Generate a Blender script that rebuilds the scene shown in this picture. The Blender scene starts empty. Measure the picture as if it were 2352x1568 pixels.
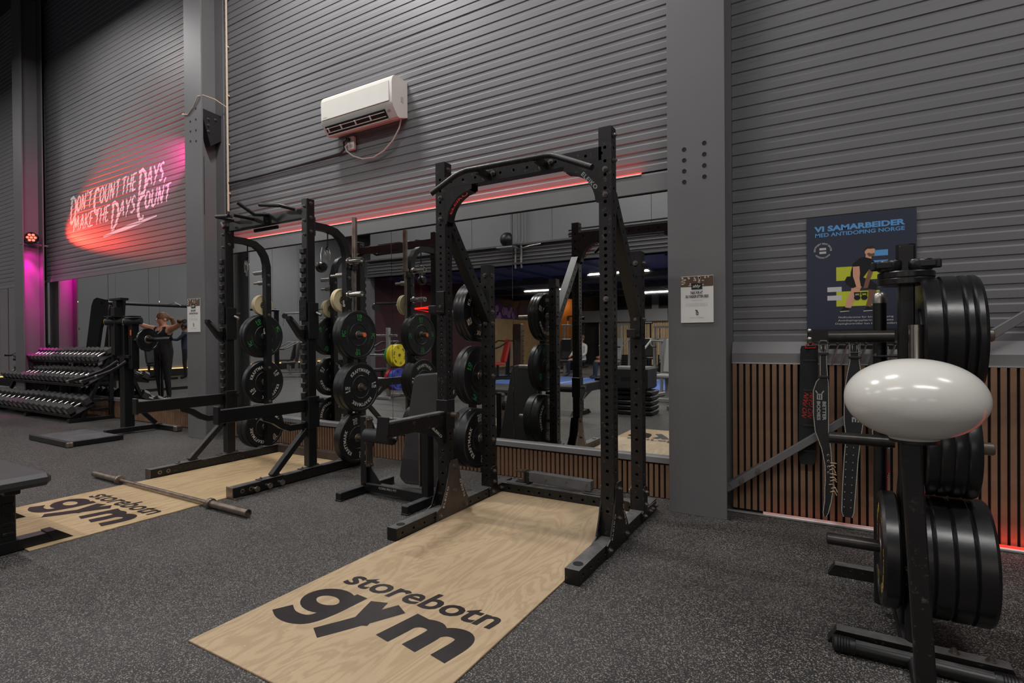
import bpy, bmesh, math, random
from mathutils import Vector, Matrix
random.seed(7)
SC = bpy.context.scene
COL = SC.collection
# ------------------------------------------------------------------ camera
F_PX = 1234.676
YAW, PITCH, ROLL = math.radians(-30.532), math.radians(-0.3387), math.radians(-0.483)
fwd = Vector((math.sin(YAW)*math.cos(PITCH), math.cos(YAW)*math.cos(PITCH), math.sin(PITCH)))
rgt = Vector((math.cos(YAW), -math.sin(YAW), 0))
upv = rgt.cross(fwd)
r2 = rgt*math.cos(ROLL)+upv*math.sin(ROLL)
u2 = upv*math.cos(ROLL)-rgt*math.sin(ROLL)
cd = bpy.data.cameras.new('camera'); cam = bpy.data.objects.new('camera', cd); COL.objects.link(cam)
cd.sensor_width = 36; cd.lens = F_PX/2352*36; cd.clip_start = .05; cd.clip_end = 200
M = Matrix((r2, u2, -fwd)).transposed().to_4x4(); M.translation = Vector((0, 0, 1.185))
cam.matrix_world = M
SC.camera = cam
# ------------------------------------------------------------------ world, exposure
W = bpy.data.worlds.new('world'); SC.world = W; W.use_nodes = True
W.node_tree.nodes['Background'].inputs[0].default_value = (.5, .5, .52, 1)
W.node_tree.nodes['Background'].inputs[1].default_value = .05
SC.view_settings.view_transform = 'Standard'; SC.view_settings.look = 'None'
SC.view_settings.exposure = -0.58; SC.view_settings.gamma = 1; SC.view_settings.use_curve_mapping = False
# ------------------------------------------------------------------ ceiling lamps (area light under each lamp body, see ceiling_lamp())
LAMPS = [  # x, y, z, length, power, colour
    (-9.4, 2.7, 6.2, 1.4, 105, (1, .985, .97)), (-4.5, 2.75, 6.2, .7, 215, (1, .985, .97)), (-1.7, 2.6, 6.2, 1.0, 105, (1, .985, .97)), (3.2, 2.2, 6.2, 1.4, 75, (1, .985, .97)),
    (-9.0, -1.6, 6.2, 3.0, 130, (1, .985, .97)), (-3.4, -1.6, 6.2, 3.0, 150, (1, .985, .97)), (1.6, -1.2, 6.2, 3.0, 270, (1, .985, .97)),
    (-15.5, 0.5, 6.2, 3.0, 200, (1, .985, .97)), (-15.5, -6.0, 6.2, 3.0, 540, (1, .985, .97))]
LOW_LAMPS = [(-4.6, -5.2, 2.86, 1.6, 90), (-0.6, -5.4, 2.86, 1.6, 90), (3.0, -5.2, 2.86, 1.6, 80), (-8.4, -8.6, 2.86, 1.6, 70),
             (-5.5, -11.6, 2.86, 1.6, 130), (-1.0, -11.6, 2.86, 1.6, 130), (3.0, -11.6, 2.86, 1.6, 110)]
for i, (x, y, z, l, p, c) in enumerate(LAMPS):
    ld = bpy.data.lights.new('hall_light', 'AREA'); ld.shape = 'RECTANGLE'; ld.size = l; ld.size_y = .18; ld.energy = p; ld.color = c
    lo = bpy.data.objects.new('hall_light', ld); lo.location = (x, y, z-.045); COL.objects.link(lo)
for i, (x, y, z, l, p) in enumerate(LOW_LAMPS):
    ld = bpy.data.lights.new('low_light', 'AREA'); ld.shape = 'RECTANGLE'; ld.size = l; ld.size_y = .08; ld.energy = p; ld.color = (1, .95, .88)
    lo = bpy.data.objects.new('low_light', ld); lo.location = (x, y, z-.035); COL.objects.link(lo)

# ------------------------------------------------------------------ helpers: colour and materials
def lin(c):
    return tuple((v/12.92 if v <= .04045 else ((v+.055)/1.055)**2.4) for v in (x/255 for x in c))
MATS = {}
def mat(name, rgb, rough=.5, metal=0.0, var=0.0, vscale=6.0, bump=0.0, bscale=60.0, rvar=0.0, spec=.5, emit=None, estr=0.0, wear=None, wearamt=.6):
    """plain procedural material: base colour broken up by noise, optional worn patches, fine bump"""
    m = bpy.data.materials.new(name); m.use_nodes = True; nt = m.node_tree; b = nt.nodes['Principled BSDF']
    L = nt.links; c = lin(rgb)
    b.inputs['Base Color'].default_value = (*c, 1); b.inputs['Roughness'].default_value = rough; b.inputs['Metallic'].default_value = metal
    b.inputs['Specular IOR Level'].default_value = spec
    tc = nt.nodes.new('ShaderNodeTexCoord')
    if var or wear:
        n = nt.nodes.new('ShaderNodeTexNoise'); n.inputs['Scale'].default_value = vscale; n.inputs['Detail'].default_value = 6
        L.new(tc.outputs['Object'], n.inputs['Vector'])
        r = nt.nodes.new('ShaderNodeValToRGB'); e = r.color_ramp.elements
        e[0].position = .3; e[1].position = .7
        e[0].color = (*[v*(1-var) for v in c], 1); e[1].color = (*[min(1, v*(1+var)) for v in c], 1)
        L.new(n.outputs['Fac'], r.inputs['Fac'])
        out = r.outputs['Color']
        if wear:
            n2 = nt.nodes.new('ShaderNodeTexNoise'); n2.inputs['Scale'].default_value = vscale*5; n2.inputs['Detail'].default_value = 8; n2.inputs['Roughness'].default_value = .7
            L.new(tc.outputs['Object'], n2.inputs['Vector'])
            r2_ = nt.nodes.new('ShaderNodeValToRGB'); r2_.color_ramp.elements[0].position = wearamt; r2_.color_ramp.elements[1].position = min(1, wearamt+.12)
            L.new(n2.outputs['Fac'], r2_.inputs['Fac'])
            mx = nt.nodes.new('ShaderNodeMixRGB'); mx.inputs['Color2'].default_value = (*lin(wear), 1)
            L.new(r2_.outputs['Color'], mx.inputs['Fac']); L.new(out, mx.inputs['Color1']); out = mx.outputs['Color']
        L.new(out, b.inputs['Base Color'])
        if rvar:
            mr = nt.nodes.new('ShaderNodeMapRange'); mr.inputs['To Min'].default_value = max(.03, rough-rvar); mr.inputs['To Max'].default_value = min(1, rough+rvar)
            L.new(n.outputs['Fac'], mr.inputs['Value']); L.new(mr.outputs['Result'], b.inputs['Roughness'])
    if bump:
        n3 = nt.nodes.new('ShaderNodeTexNoise'); n3.inputs['Scale'].default_value = bscale; n3.inputs['Detail'].default_value = 4
        L.new(tc.outputs['Object'], n3.inputs['Vector'])
        bp = nt.nodes.new('ShaderNodeBump'); bp.inputs['Strength'].default_value = bump; bp.inputs['Distance'].default_value = .004
        L.new(n3.outputs['Fac'], bp.inputs['Height']); L.new(bp.outputs['Normal'], b.inputs['Normal'])
    if emit:
        b.inputs['Emission Color'].default_value = (*lin(emit), 1); b.inputs['Emission Strength'].default_value = estr
    MATS[name] = m
    return m

mat('wall_paint', (102, 101, 103), .5, var=.06, vscale=1.2, bump=.06, bscale=90)
mat('column_paint', (98, 96, 97), .5, var=.07, vscale=2.0, bump=.08, bscale=70, wear=(140, 138, 136), wearamt=.7)
mat('wall_grey', (120, 120, 122), .6, var=.05, vscale=.8)
mat('wall_dark', (30, 29, 33), .6, var=.15, vscale=1.5)
mat('wall_maroon', (74, 40, 48), .6, var=.1, vscale=.8)
mat('ceiling_dark', (44, 43, 46), .7, var=.1)
mat('mezz_beam', (78, 77, 79), .5, var=.15, vscale=3)
mat('mezz_ceiling', (70, 66, 92), .7, var=.1)  # purple-blue light on the deck underside is put into this colour
mat('flashing', (112, 110, 111), .4, var=.05, vscale=3)
mat('slat_oak', (122, 92, 70), .5, var=.22, vscale=9, bump=.05, bscale=120)
mat('slat_pale', (196, 170, 132), .5, var=.12, vscale=3)
mat('felt_black', (16, 15, 16), .95)
mat('mirror', (226, 228, 226), .012, 1.0)
mat('powder', (9, 9, 10), .40, 0.0, var=.25, vscale=9, bump=.08, bscale=160, wear=(52, 46, 43), wearamt=.73)
mat('powder_scuffed', (17, 15, 15), .42, 0.1, var=.3, vscale=7, bump=.1, bscale=140, wear=(84, 74, 68), wearamt=.58)
mat('powder_brown', (70, 60, 55), .38, 0.3, var=.3, vscale=6, bump=.08, bscale=140)
mat('powder_dusty', (84, 84, 86), .6, 0.0, var=.3, vscale=9, bump=.1, bscale=140)
mat('rubber', (17, 16, 18), .42, var=.2, vscale=10, bump=.05, bscale=150)
mat('rubber_gloss', (20, 19, 20), .3, var=.3, vscale=8, rvar=.1, bump=.08, bscale=60)
mat('vinyl', (56, 54, 55), .5, var=.08, vscale=5, bump=.06, bscale=220)
mat('vinyl_black', (30, 30, 32), .5, var=.1, vscale=5, bump=.06, bscale=220)
mat('chrome', (196, 194, 190), .22, 1.0)
mat('steel', (158, 152, 146), .34, .95, var=.15, vscale=12)
mat('steel_worn', (132, 120, 110), .4, .85, var=.3, vscale=14)
mat('peg_steel', (58, 55, 53), .34, .7, var=.3, vscale=18, wear=(120, 114, 108), wearamt=.66)
mat('bolt_zinc', (122, 114, 108), .4, .8, var=.15, vscale=20)
mat('white_plastic', (214, 210, 202), .35, var=.03)
mat('white_gloss', (208, 206, 199), .2, var=.01)
mat('grey_plastic', (150, 148, 146), .4)
mat('black_plastic', (22, 21, 23), .4)
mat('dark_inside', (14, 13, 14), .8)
mat('print_black', (34, 27, 27), .42, var=.35, vscale=22)
mat('print_white', (190, 186, 178), .6)
mat('print_green', (40, 138, 60), .6)
mat('print_dim_green', (44, 66, 46), .6)
mat('print_yellow', (202, 166, 54), .6)
mat('print_red', (200, 36, 30), .6)
mat('print_grey', (150, 148, 146), .6)
mat('paper', (214, 211, 206), .6)
mat('paper_grey', (120, 118, 116), .6)
mat('poster_navy', (36, 42, 62), .4, var=.06, vscale=2)
mat('poster_blue', (86, 150, 208), .5)
mat('poster_yellow', (190, 196, 44), .5)
mat('poster_white', (196, 196, 196), .5)
mat('skin', (212, 156, 126), .55, var=.08, vscale=8)
mat('skin_dark', (122, 82, 62), .55, var=.08, vscale=8)
mat('hair_brown', (112, 78, 54), .55, var=.3, vscale=30)
mat('hair_dark', (26, 20, 18), .55, var=.3, vscale=30)
mat('cloth_black', (24, 23, 25), .85, var=.2, vscale=12)
mat('cloth_navy', (34, 44, 62), .85, var=.2, vscale=12)
mat('cloth_white', (206, 206, 200), .85, var=.05, vscale=12)
mat('cloth_grey', (110, 110, 112), .85, var=.1, vscale=12)
mat('leather_black', (26, 25, 26), .5, var=.25, vscale=16, bump=.12, bscale=130)
mat('stitch', (186, 180, 168), .7)
mat('cream_plate', (206, 190, 150), .45, var=.06)
mat('yellow_plate', (222, 200, 30), .4, var=.05)
mat('blue_plate', (62, 74, 168), .4, var=.05)
mat('red_plate', (178, 34, 30), .4, var=.05)
mat('green_plate', (42, 140, 66), .4, var=.05)
mat('red_vinyl', (206, 60, 48), .45)
mat('grey_vinyl', (150, 150, 148), .5)
mat('grey_frame', (140, 139, 136), .4, var=.08)
mat('rope', (186, 160, 124), .9, var=.2, vscale=40)
mat('turf_blue', (74, 106, 176), .8, var=.12, vscale=30)
mat('orange_lit_wall', (186, 122, 60), .6, var=.1)
mat('wood_brown', (84, 64, 50), .5, var=.2, vscale=6)
mat('graffiti_lilac', (150, 110, 170), .7, var=.12, vscale=2)
mat('graffiti_purple', (66, 48, 108), .7, var=.25, vscale=2)
mat('graffiti_blue', (34, 36, 84), .7, var=.25, vscale=2)
mat('led_red', (255, 50, 40), .5, emit=(255, 40, 30), estr=3.2)
mat('led_red_dim', (205, 180, 176), .5, emit=(255, 90, 80), estr=.18)
mat('alu_highlight', (232, 230, 228), .5, .2)  # aluminium with its overexposed highlight put into the base colour
mat('led_white', (255, 255, 255), .5, emit=(255, 244, 226), estr=9)
mat('led_warm', (255, 210, 150), .5, emit=(255, 190, 110), estr=5)
mat('led_par', (255, 120, 100), .5, emit=(255, 84, 64), estr=5)
mat('led_dot', (255, 60, 44), .5, emit=(255, 50, 40), estr=20)
mat('exit_green', (60, 220, 140), .5, emit=(80, 240, 160), estr=3)
mat('alu', (186, 184, 182), .35, .8)
mat('orange_cap', (228, 104, 46), .5)
mat('tan_pvc', (196, 176, 156), .5)

def dusty(name, dust, amt):
    "dust that has settled on the upward faces, broken up by noise"
    m = MATS[name]; nt = m.node_tree; L = nt.links; b = nt.nodes['Principled BSDF']; src = b.inputs['Base Color'].links[0].from_socket
    g = nt.nodes.new('ShaderNodeNewGeometry'); sp = nt.nodes.new('ShaderNodeSeparateXYZ'); L.new(g.outputs['True Normal'], sp.inputs[0])
    mr = nt.nodes.new('ShaderNodeMapRange'); mr.inputs['From Min'].default_value = .75; mr.inputs['From Max'].default_value = .98; mr.inputs['To Max'].default_value = amt; L.new(sp.outputs['Z'], mr.inputs['Value'])
    tc = nt.nodes.new('ShaderNodeTexCoord'); n = nt.nodes.new('ShaderNodeTexNoise'); n.inputs['Scale'].default_value = 14; n.inputs['Detail'].default_value = 8; L.new(tc.outputs['Object'], n.inputs['Vector'])
    mu = nt.nodes.new('ShaderNodeMath'); mu.operation = 'MULTIPLY'; L.new(mr.outputs['Result'], mu.inputs[0]); L.new(n.outputs['Fac'], mu.inputs[1])
    mx = nt.nodes.new('ShaderNodeMixRGB'); mx.inputs['Color2'].default_value = (*lin(dust), 1); L.new(mu.outputs[0], mx.inputs['Fac']); L.new(src, mx.inputs['Color1']); L.new(mx.outputs['Color'], b.inputs['Base Color'])
dusty('powder', (112, 110, 110), .7); dusty('powder_scuffed', (128, 126, 124), 1.0)
def floor_material():
    m = bpy.data.materials.new('rubber_floor'); m.use_nodes = True; nt = m.node_tree; L = nt.links; b = nt.nodes['Principled BSDF']
    tc = nt.nodes.new('ShaderNodeTexCoord')
    vo = nt.nodes.new('ShaderNodeTexVoronoi'); vo.inputs['Scale'].default_value = 300; vo.voronoi_dimensions = '2D'
    L.new(tc.outputs['Object'], vo.inputs['Vector'])
    sp = nt.nodes.new('ShaderNodeSeparateColor'); L.new(vo.outputs['Color'], sp.inputs['Color'])
    r = nt.nodes.new('ShaderNodeValToRGB'); r.color_ramp.interpolation = 'LINEAR'; e = r.color_ramp.elements
    e[0].position = .45; e[0].color = (*lin((34, 31, 30)), 1); e[1].position = 1.0; e[1].color = (*lin((150, 143, 137)), 1)
    x = r.color_ramp.elements.new(.74); x.color = (*lin((46, 43, 41)), 1)
    L.new(sp.outputs['Red'], r.inputs['Fac'])
    n = nt.nodes.new('ShaderNodeTexNoise'); n.inputs['Scale'].default_value = 1.3; n.inputs['Detail'].default_value = 7
    L.new(tc.outputs['Object'], n.inputs['Vector'])
    rr = nt.nodes.new('ShaderNodeValToRGB'); rr.color_ramp.elements[0].position = .42; rr.color_ramp.elements[1].position = .72
    rr.color_ramp.elements[0].color = (0, 0, 0, 1); rr.color_ramp.elements[1].color = (.16, .16, .16, 1)
    L.new(n.outputs['Fac'], rr.inputs['Fac'])
    mx = nt.nodes.new('ShaderNodeMixRGB'); mx.inputs['Color2'].default_value = (*lin((112, 110, 108)), 1)
    L.new(rr.outputs['Color'], mx.inputs['Fac']); L.new(r.outputs['Color'], mx.inputs['Color1']); L.new(mx.outputs['Color'], b.inputs['Base Color'])
    b.inputs['Roughness'].default_value = .62
    bp = nt.nodes.new('ShaderNodeBump'); bp.inputs['Strength'].default_value = .25; bp.inputs['Distance'].default_value = .002
    L.new(sp.outputs['Green'], bp.inputs['Height']); L.new(bp.outputs['Normal'], b.inputs['Normal'])
    MATS['rubber_floor'] = m
floor_material()
def ply_material(name, c1, c2, c3, sx, sy):
    m = bpy.data.materials.new(name); m.use_nodes = True; nt = m.node_tree; L = nt.links; b = nt.nodes['Principled BSDF']
    tc = nt.nodes.new('ShaderNodeTexCoord'); mp = nt.nodes.new('ShaderNodeMapping'); mp.inputs['Scale'].default_value = (sx, sy, 1)
    L.new(tc.outputs['Object'], mp.inputs['Vector'])
    n = nt.nodes.new('ShaderNodeTexNoise'); n.inputs['Scale'].default_value = 1.0; n.inputs['Detail'].default_value = 5; n.inputs['Distortion'].default_value = 1.2
    L.new(mp.outputs['Vector'], n.inputs['Vector'])
    w = nt.nodes.new('ShaderNodeMath'); w.operation = 'MULTIPLY'; w.inputs[1].default_value = 62; L.new(n.outputs['Fac'], w.inputs[0])
    s = nt.nodes.new('ShaderNodeMath'); s.operation = 'SINE'; L.new(w.outputs[0], s.inputs[0])
    mr = nt.nodes.new('ShaderNodeMapRange'); mr.inputs['From Min'].default_value = -1; mr.inputs['From Max'].default_value = 1; L.new(s.outputs[0], mr.inputs['Value'])
    r = nt.nodes.new('ShaderNodeValToRGB'); e = r.color_ramp.elements; e[0].color = (*lin(c1), 1); e[1].color = (*lin(c2), 1)
    e[0].position = .0; e[1].position = .75
    L.new(mr.outputs['Result'], r.inputs['Fac'])
    n2 = nt.nodes.new('ShaderNodeTexNoise'); n2.inputs['Scale'].default_value = 2.2; n2.inputs['Detail'].default_value = 8
    L.new(tc.outputs['Object'], n2.inputs['Vector'])
    r3 = nt.nodes.new('ShaderNodeValToRGB'); r3.color_ramp.elements[0].position = .45; r3.color_ramp.elements[1].position = .75
    r3.color_ramp.elements[0].color = (0, 0, 0, 1); r3.color_ramp.elements[1].color = (.28, .28, .28, 1); L.new(n2.outputs['Fac'], r3.inputs['Fac'])
    mx = nt.nodes.new('ShaderNodeMixRGB'); mx.inputs['Color2'].default_value = (*lin(c3), 1)
    L.new(r3.outputs['Color'], mx.inputs['Fac']); L.new(r.outputs['Color'], mx.inputs['Color1'])
    n4 = nt.nodes.new('ShaderNodeTexNoise'); n4.inputs['Scale'].default_value = 60; n4.inputs['Detail'].default_value = 4; L.new(tc.outputs['Object'], n4.inputs['Vector'])
    r4 = nt.nodes.new('ShaderNodeValToRGB'); r4.color_ramp.elements[0].position = .68; r4.color_ramp.elements[1].position = .76
    r4.color_ramp.elements[0].color = (0, 0, 0, 1); r4.color_ramp.elements[1].color = (.5, .5, .5, 1); L.new(n4.outputs['Fac'], r4.inputs['Fac'])
    mx2 = nt.nodes.new('ShaderNodeMixRGB'); mx2.inputs['Color2'].default_value = (*lin((222, 206, 178)), 1)
    L.new(r4.outputs['Color'], mx2.inputs['Fac']); L.new(mx.outputs['Color'], mx2.inputs['Color1']); L.new(mx2.outputs['Color'], b.inputs['Base Color'])
    b.inputs['Roughness'].default_value = .45
    MATS[name] = m
ply_material('ply', (170, 146, 115), (184, 160, 129), (138, 117, 93), 4.2, 1.1)
ply_material('oak_board', (164, 137, 101), (190, 165, 128), (174, 148, 113), 9.0, .7)

# ------------------------------------------------------------------ helpers: meshes
V3 = Vector
ORG = {}
def frame_from(d, up=None):
    d = d.normalized()
    if up is None: up = V3((0, 0, 1)) if abs(d.z) < .95 else V3((0, 1, 0))
    s = d.cross(up)
    if s.length < 1e-6: s = d.cross(V3((1, 0, 0)))
    s.normalize(); u = s.cross(d).normalized()
    return s, u
class MB:
    def __init__(s): s.v = []; s.f = []
    def add(s, vs, fs):
        o = len(s.v); s.v += [tuple(v) for v in vs]; s.f += [tuple(i+o for i in f) for f in fs]
        return s
    def box(s, c, d, bev=0.0, R=None):
        "chamfered box, centre c, full size d"
        hx, hy, hz = d[0]/2, d[1]/2, d[2]/2
        b = min(bev, hx*.95, hy*.95, hz*.95)
        pts = []; fs = []
        if b <= 0:
            pts = [V3((x, y, z)) for z in (-hz, hz) for y in (-hy, hy) for x in (-hx, hx)]
            fs = [(0, 2, 3, 1), (4, 5, 7, 6), (0, 1, 5, 4), (2, 6, 7, 3), (0, 4, 6, 2), (1, 3, 7, 5)]
        else:
            idx = {}
            for sx in (-1, 1):
                for sy in (-1, 1):
                    for sz in (-1, 1):
                        for a in range(3):
                            p = [sx*(hx-b), sy*(hy-b), sz*(hz-b)]
                            p[a] = (sx*hx, sy*hy, sz*hz)[a]
                            idx[(sx, sy, sz, a)] = len(pts); pts.append(V3(p))
            I = lambda x, y, z, a: idx[(x, y, z, a)]
            for q in (-1, 1):
                fs.append([I(q, -1, -1, 0), I(q, 1, -1, 0), I(q, 1, 1, 0), I(q, -1, 1, 0)][::q])
                fs.append([I(-1, q, -1, 1), I(-1, q, 1, 1), I(1, q, 1, 1), I(1, q, -1, 1)][::q])
                fs.append([I(-1, -1, q, 2), I(1, -1, q, 2), I(1, 1, q, 2), I(-1, 1, q, 2)][::q])
            for p in (-1, 1):
                for q in (-1, 1):
                    o = p*q
                    fs.append([I(p, q, -1, 0), I(p, q, -1, 1), I(p, q, 1, 1), I(p, q, 1, 0)][::o])
                    fs.append([I(p, -1, q, 2), I(p, -1, q, 0), I(p, 1, q, 0), I(p, 1, q, 2)][::o])
                    fs.append([I(-1, p, q, 1), I(-1, p, q, 2), I(1, p, q, 2), I(1, p, q, 1)][::o])
            for x in (-1, 1):
                for y in (-1, 1):
                    for z in (-1, 1):
                        fs.append([I(x, y, z, 0), I(x, y, z, 1), I(x, y, z, 2)][::x*y*z])
        c = V3(c)
        if R is not None: pts = [R @ p for p in pts]
        return s.add([p+c for p in pts], fs)
    def bar(s, p0, p1, w, h, bev=0.004, up=None):
        "box beam from p0 to p1: w across, h along up"
        p0, p1 = V3(p0), V3(p1); d = p1-p0; L = d.length; sd, u = frame_from(d, V3(up) if up else None)
        R = Matrix((d.normalized(), sd, u)).transposed()
        # columns: x=d, y=side, z=up  (keep right handed)
        if R.determinant() < 0: R = Matrix((d.normalized(), -sd, u)).transposed()
        return s.box((p0+p1)/2, (L, w, h), bev, R)
    def cyl(s, p0, p1, r, n=16, r2=None, cap=True):
        p0, p1 = V3(p0), V3(p1); d = p1-p0; sd, u = frame_from(d); r2 = r if r2 is None else r2
        A = [(math.cos(2*math.pi*i/n), math.sin(2*math.pi*i/n)) for i in range(n)]
        vs = [p0+(sd*c+u*q)*r for c, q in A]+[p1+(sd*c+u*q)*r2 for c, q in A]
        fs = [((i+1) % n, i, n+i, n+(i+1) % n) for i in range(n)]
        if cap: fs += [tuple(range(n)), tuple(range(2*n-1, n-1, -1))]
        return s.add(vs, [f[::-1] for f in fs] if False else fs)
    def tube(s, path, r, n=10, cap=True):
        P = [V3(p) for p in path]; k = len(P); rr = r if isinstance(r, (list, tuple)) else [r]*k
        T = []
        for i in range(k):
            t = (P[min(i+1, k-1)]-P[max(i-1, 0)]); T.append(t.normalized())
        sd, u = frame_from(T[0]); vs = []
        for i in range(k):
            if i:
                sd = (sd-T[i]*sd.dot(T[i])).normalized(); u = sd.cross(T[i]).normalized()
            vs += [P[i]+(sd*math.cos(2*math.pi*j/n)+u*math.sin(2*math.pi*j/n))*rr[i] for j in range(n)]
        fs = []
        for i in range(k-1):
            for j in range(n):
                a, b = i*n+j, i*n+(j+1) % n
                fs.append((b, a, a+n, b+n))
        if cap: fs += [tuple(range(n)), tuple(range(k*n-1, (k-1)*n-1, -1))]
        return s.add(vs, fs)
    def sweep(s, path, w, h, up):
        "rectangular section swept along path; w along cross(T,up), h along the other"
        P = [V3(p) for p in path]; k = len(P); up = V3(up); vs = []
        for i in range(k):
            t = (P[min(i+1, k-1)]-P[max(i-1, 0)]).normalized(); sd = up.normalized(); q = t.cross(sd).normalized()
            for a, b in ((-1, -1), (1, -1), (1, 1), (-1, 1)): vs.append(P[i]+sd*a*w/2+q*b*h/2)
        fs = []
        for i in range(k-1):
            for j in range(4):
                a, b = i*4+j, i*4+(j+1) % 4; fs.append((a, b, b+4, a+4))
        fs += [(3, 2, 1, 0), tuple(range((k-1)*4, k*4))]
        return s.add(vs, fs)
    def lathe(s, prof, o, axis, n=32, closed=True):
        "prof: list of (radius, height along axis)"
        o = V3(o); ax = V3(axis).normalized(); sd, u = frame_from(ax); k = len(prof); vs = []
        for i in range(n):
            a = 2*math.pi*i/n; d = sd*math.cos(a)+u*math.sin(a)
            vs += [o+d*r+ax*h for r, h in prof]
        fs = []
        for i in range(n):
            j = (i+1) % n
            for q in range(k if closed else k-1):
                q2 = (q+1) % k
                fs.append((i*k+q, i*k+q2, j*k+q2, j*k+q))
        return s.add(vs, fs)
    def prism(s, poly, o, u, v, t):
        "2-D polygon in frame (o,u,v), thickness t along u x v, centred"
        o, u, v = V3(o), V3(u), V3(v); w = u.cross(v).normalized(); n = len(poly)
        A = [o+u*a+v*b-w*t/2 for a, b in poly]; B = [p+w*t for p in A]
        ar = sum(poly[i][0]*poly[(i+1) % n][1]-poly[(i+1) % n][0]*poly[i][1] for i in range(n))
        fs = [tuple(range(n-1, -1, -1)), tuple(range(n, 2*n))]+[(i, (i+1) % n, n+(i+1) % n, n+i) for i in range(n)]
        if ar < 0: fs = [f[::-1] for f in fs]
        return s.add(A+B, fs)
    def flat(s, vf, o, u, v, off=0.0):
        "place a 2-D mesh (verts, faces) in a frame"
        o, u, v = V3(o), V3(u), V3(v); w = u.cross(v).normalized()
        return s.add([o+u*p[0]+v*p[1]+w*off for p in vf[0]], vf[1])
    def mesh(s, name, smooth=True, ang=38):
        me = bpy.data.meshes.new(name); me.from_pydata(s.v, [], s.f); me.validate(); me.update()
        bm = bmesh.new(); bm.from_mesh(me); bmesh.ops.recalc_face_normals(bm, faces=bm.faces); bm.to_mesh(me); bm.free()
        if smooth:
            me.polygons.foreach_set('use_smooth', [True]*len(me.polygons)); me.set_sharp_from_angle(angle=math.radians(ang))
        return me
    def build(s, name, m, parent=None, smooth=True, ang=38):
        o = V3((0, 0, 0))
        if parent is not None: o = ORG[parent.name]
        s.v = [(a-o.x, b-o.y, c-o.z) for a, b, c in s.v]
        me = s.mesh(name, smooth, ang); me.materials.append(MATS[m])
        ob = bpy.data.objects.new(name, me); COL.objects.link(ob)
        if parent is not None: ob.parent = parent
        ORG[ob.name] = o
        return ob
def tag(o, label, cat, group=None):
    o['label'] = label; o['category'] = cat
    if group: o['group'] = group
    return o
def thing(name, label, cat, loc, group=None):
    o = bpy.data.objects.new(name, None); o.empty_display_size = .1; COL.objects.link(o); o.location = loc
    ORG[o.name] = V3(loc)
    return tag(o, label, cat, group)
def struct(o):
    o['kind'] = 'structure'; return o
def dup(root, loc, label=None, rotz=None, group=None):
    r = root.copy(); COL.objects.link(r); r.location = loc; ORG[r.name] = V3(loc)
    if rotz is not None: r.rotation_euler = (0, 0, rotz)
    if label: r['label'] = label
    if group: r['group'] = group
    for ch in list(root.children):
        c = ch.copy(); COL.objects.link(c); c.parent = r
        for g in list(ch.children):
            d = g.copy(); COL.objects.link(d); d.parent = c
    return r
def inst(name, me, parent, loc, rot=None):
    "object sharing mesh data, placed in world coordinates under parent"
    ob = bpy.data.objects.new(name, me); COL.objects.link(ob); o = ORG[parent.name] if parent is not None else V3((0, 0, 0))
    ob.parent = parent; ob.location = V3(loc)-o
    if rot is not None: ob.rotation_euler = rot
    ORG[ob.name] = o
    return ob
_bolt = None
def bolt(p, nrm, parent, s=1.0):
    global _bolt
    if _bolt is None:
        b = MB(); b.cyl((0, 0, 0), (0, 0, .003), .016, 12); b.cyl((0, 0, .003), (0, 0, .013), .0115, 6); b.cyl((0, 0, .013), (0, 0, .019), .006, 8)
        _bolt = b.mesh('bolt'); _bolt.materials.append(MATS['bolt_zinc'])
    ob = inst('bolt', _bolt, parent, p); ob.rotation_euler = V3(nrm).to_track_quat('Z', 'Y').to_euler(); ob.scale = (s, s, s)
    return ob
def text2d(body, size=1.0, bold=0.0, shear=0.0, align='CENTER', spacing=1.0, res=3):
    "flat 2-D mesh of a line of lettering (built-in font)"
    cu = bpy.data.curves.new('t', 'FONT'); cu.body = body; cu.size = size; cu.offset = bold*size; cu.shear = shear; cu.align_x = align; cu.space_character = spacing
    cu.resolution_u = res; cu.fill_mode = 'FRONT'
    ob = bpy.data.objects.new('t', cu); COL.objects.link(ob)
    dg = bpy.context.evaluated_depsgraph_get(); me = bpy.data.meshes.new_from_object(ob.evaluated_get(dg))
    vf = ([(v.co.x, v.co.y) for v in me.vertices], [tuple(p.vertices) for p in me.polygons])
    bpy.data.objects.remove(ob); bpy.data.curves.remove(cu); bpy.data.meshes.remove(me)
    return vf
def fit2d(vf, x0, x1, y0=None, y1=None):
    "scale 2-D lettering to a box"
    xs = [p[0] for p in vf[0]]; ys = [p[1] for p in vf[0]]
    a, b, c, d = min(xs), max(xs), min(ys), max(ys); sx = (x1-x0)/(b-a)
    if y0 is None: y0 = 0; y1 = (d-c)*sx
    sy = (y1-y0)/(d-c)
    return ([(x0+(p[0]-a)*sx, y0+(p[1]-c)*sy) for p in vf[0]], vf[1])
def arc2d(vf, R, mid, up=1):
    "bend lettering round a circle, centred at angle mid; up=1 tops outward"
    o = []
    for x, y in vf[0]:
        if up > 0: a = mid-x/R; r = R+y
        else: a = mid+x/R; r = R-y
        o.append((r*math.cos(a), r*math.sin(a)))
    return (o, vf[1])
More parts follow.
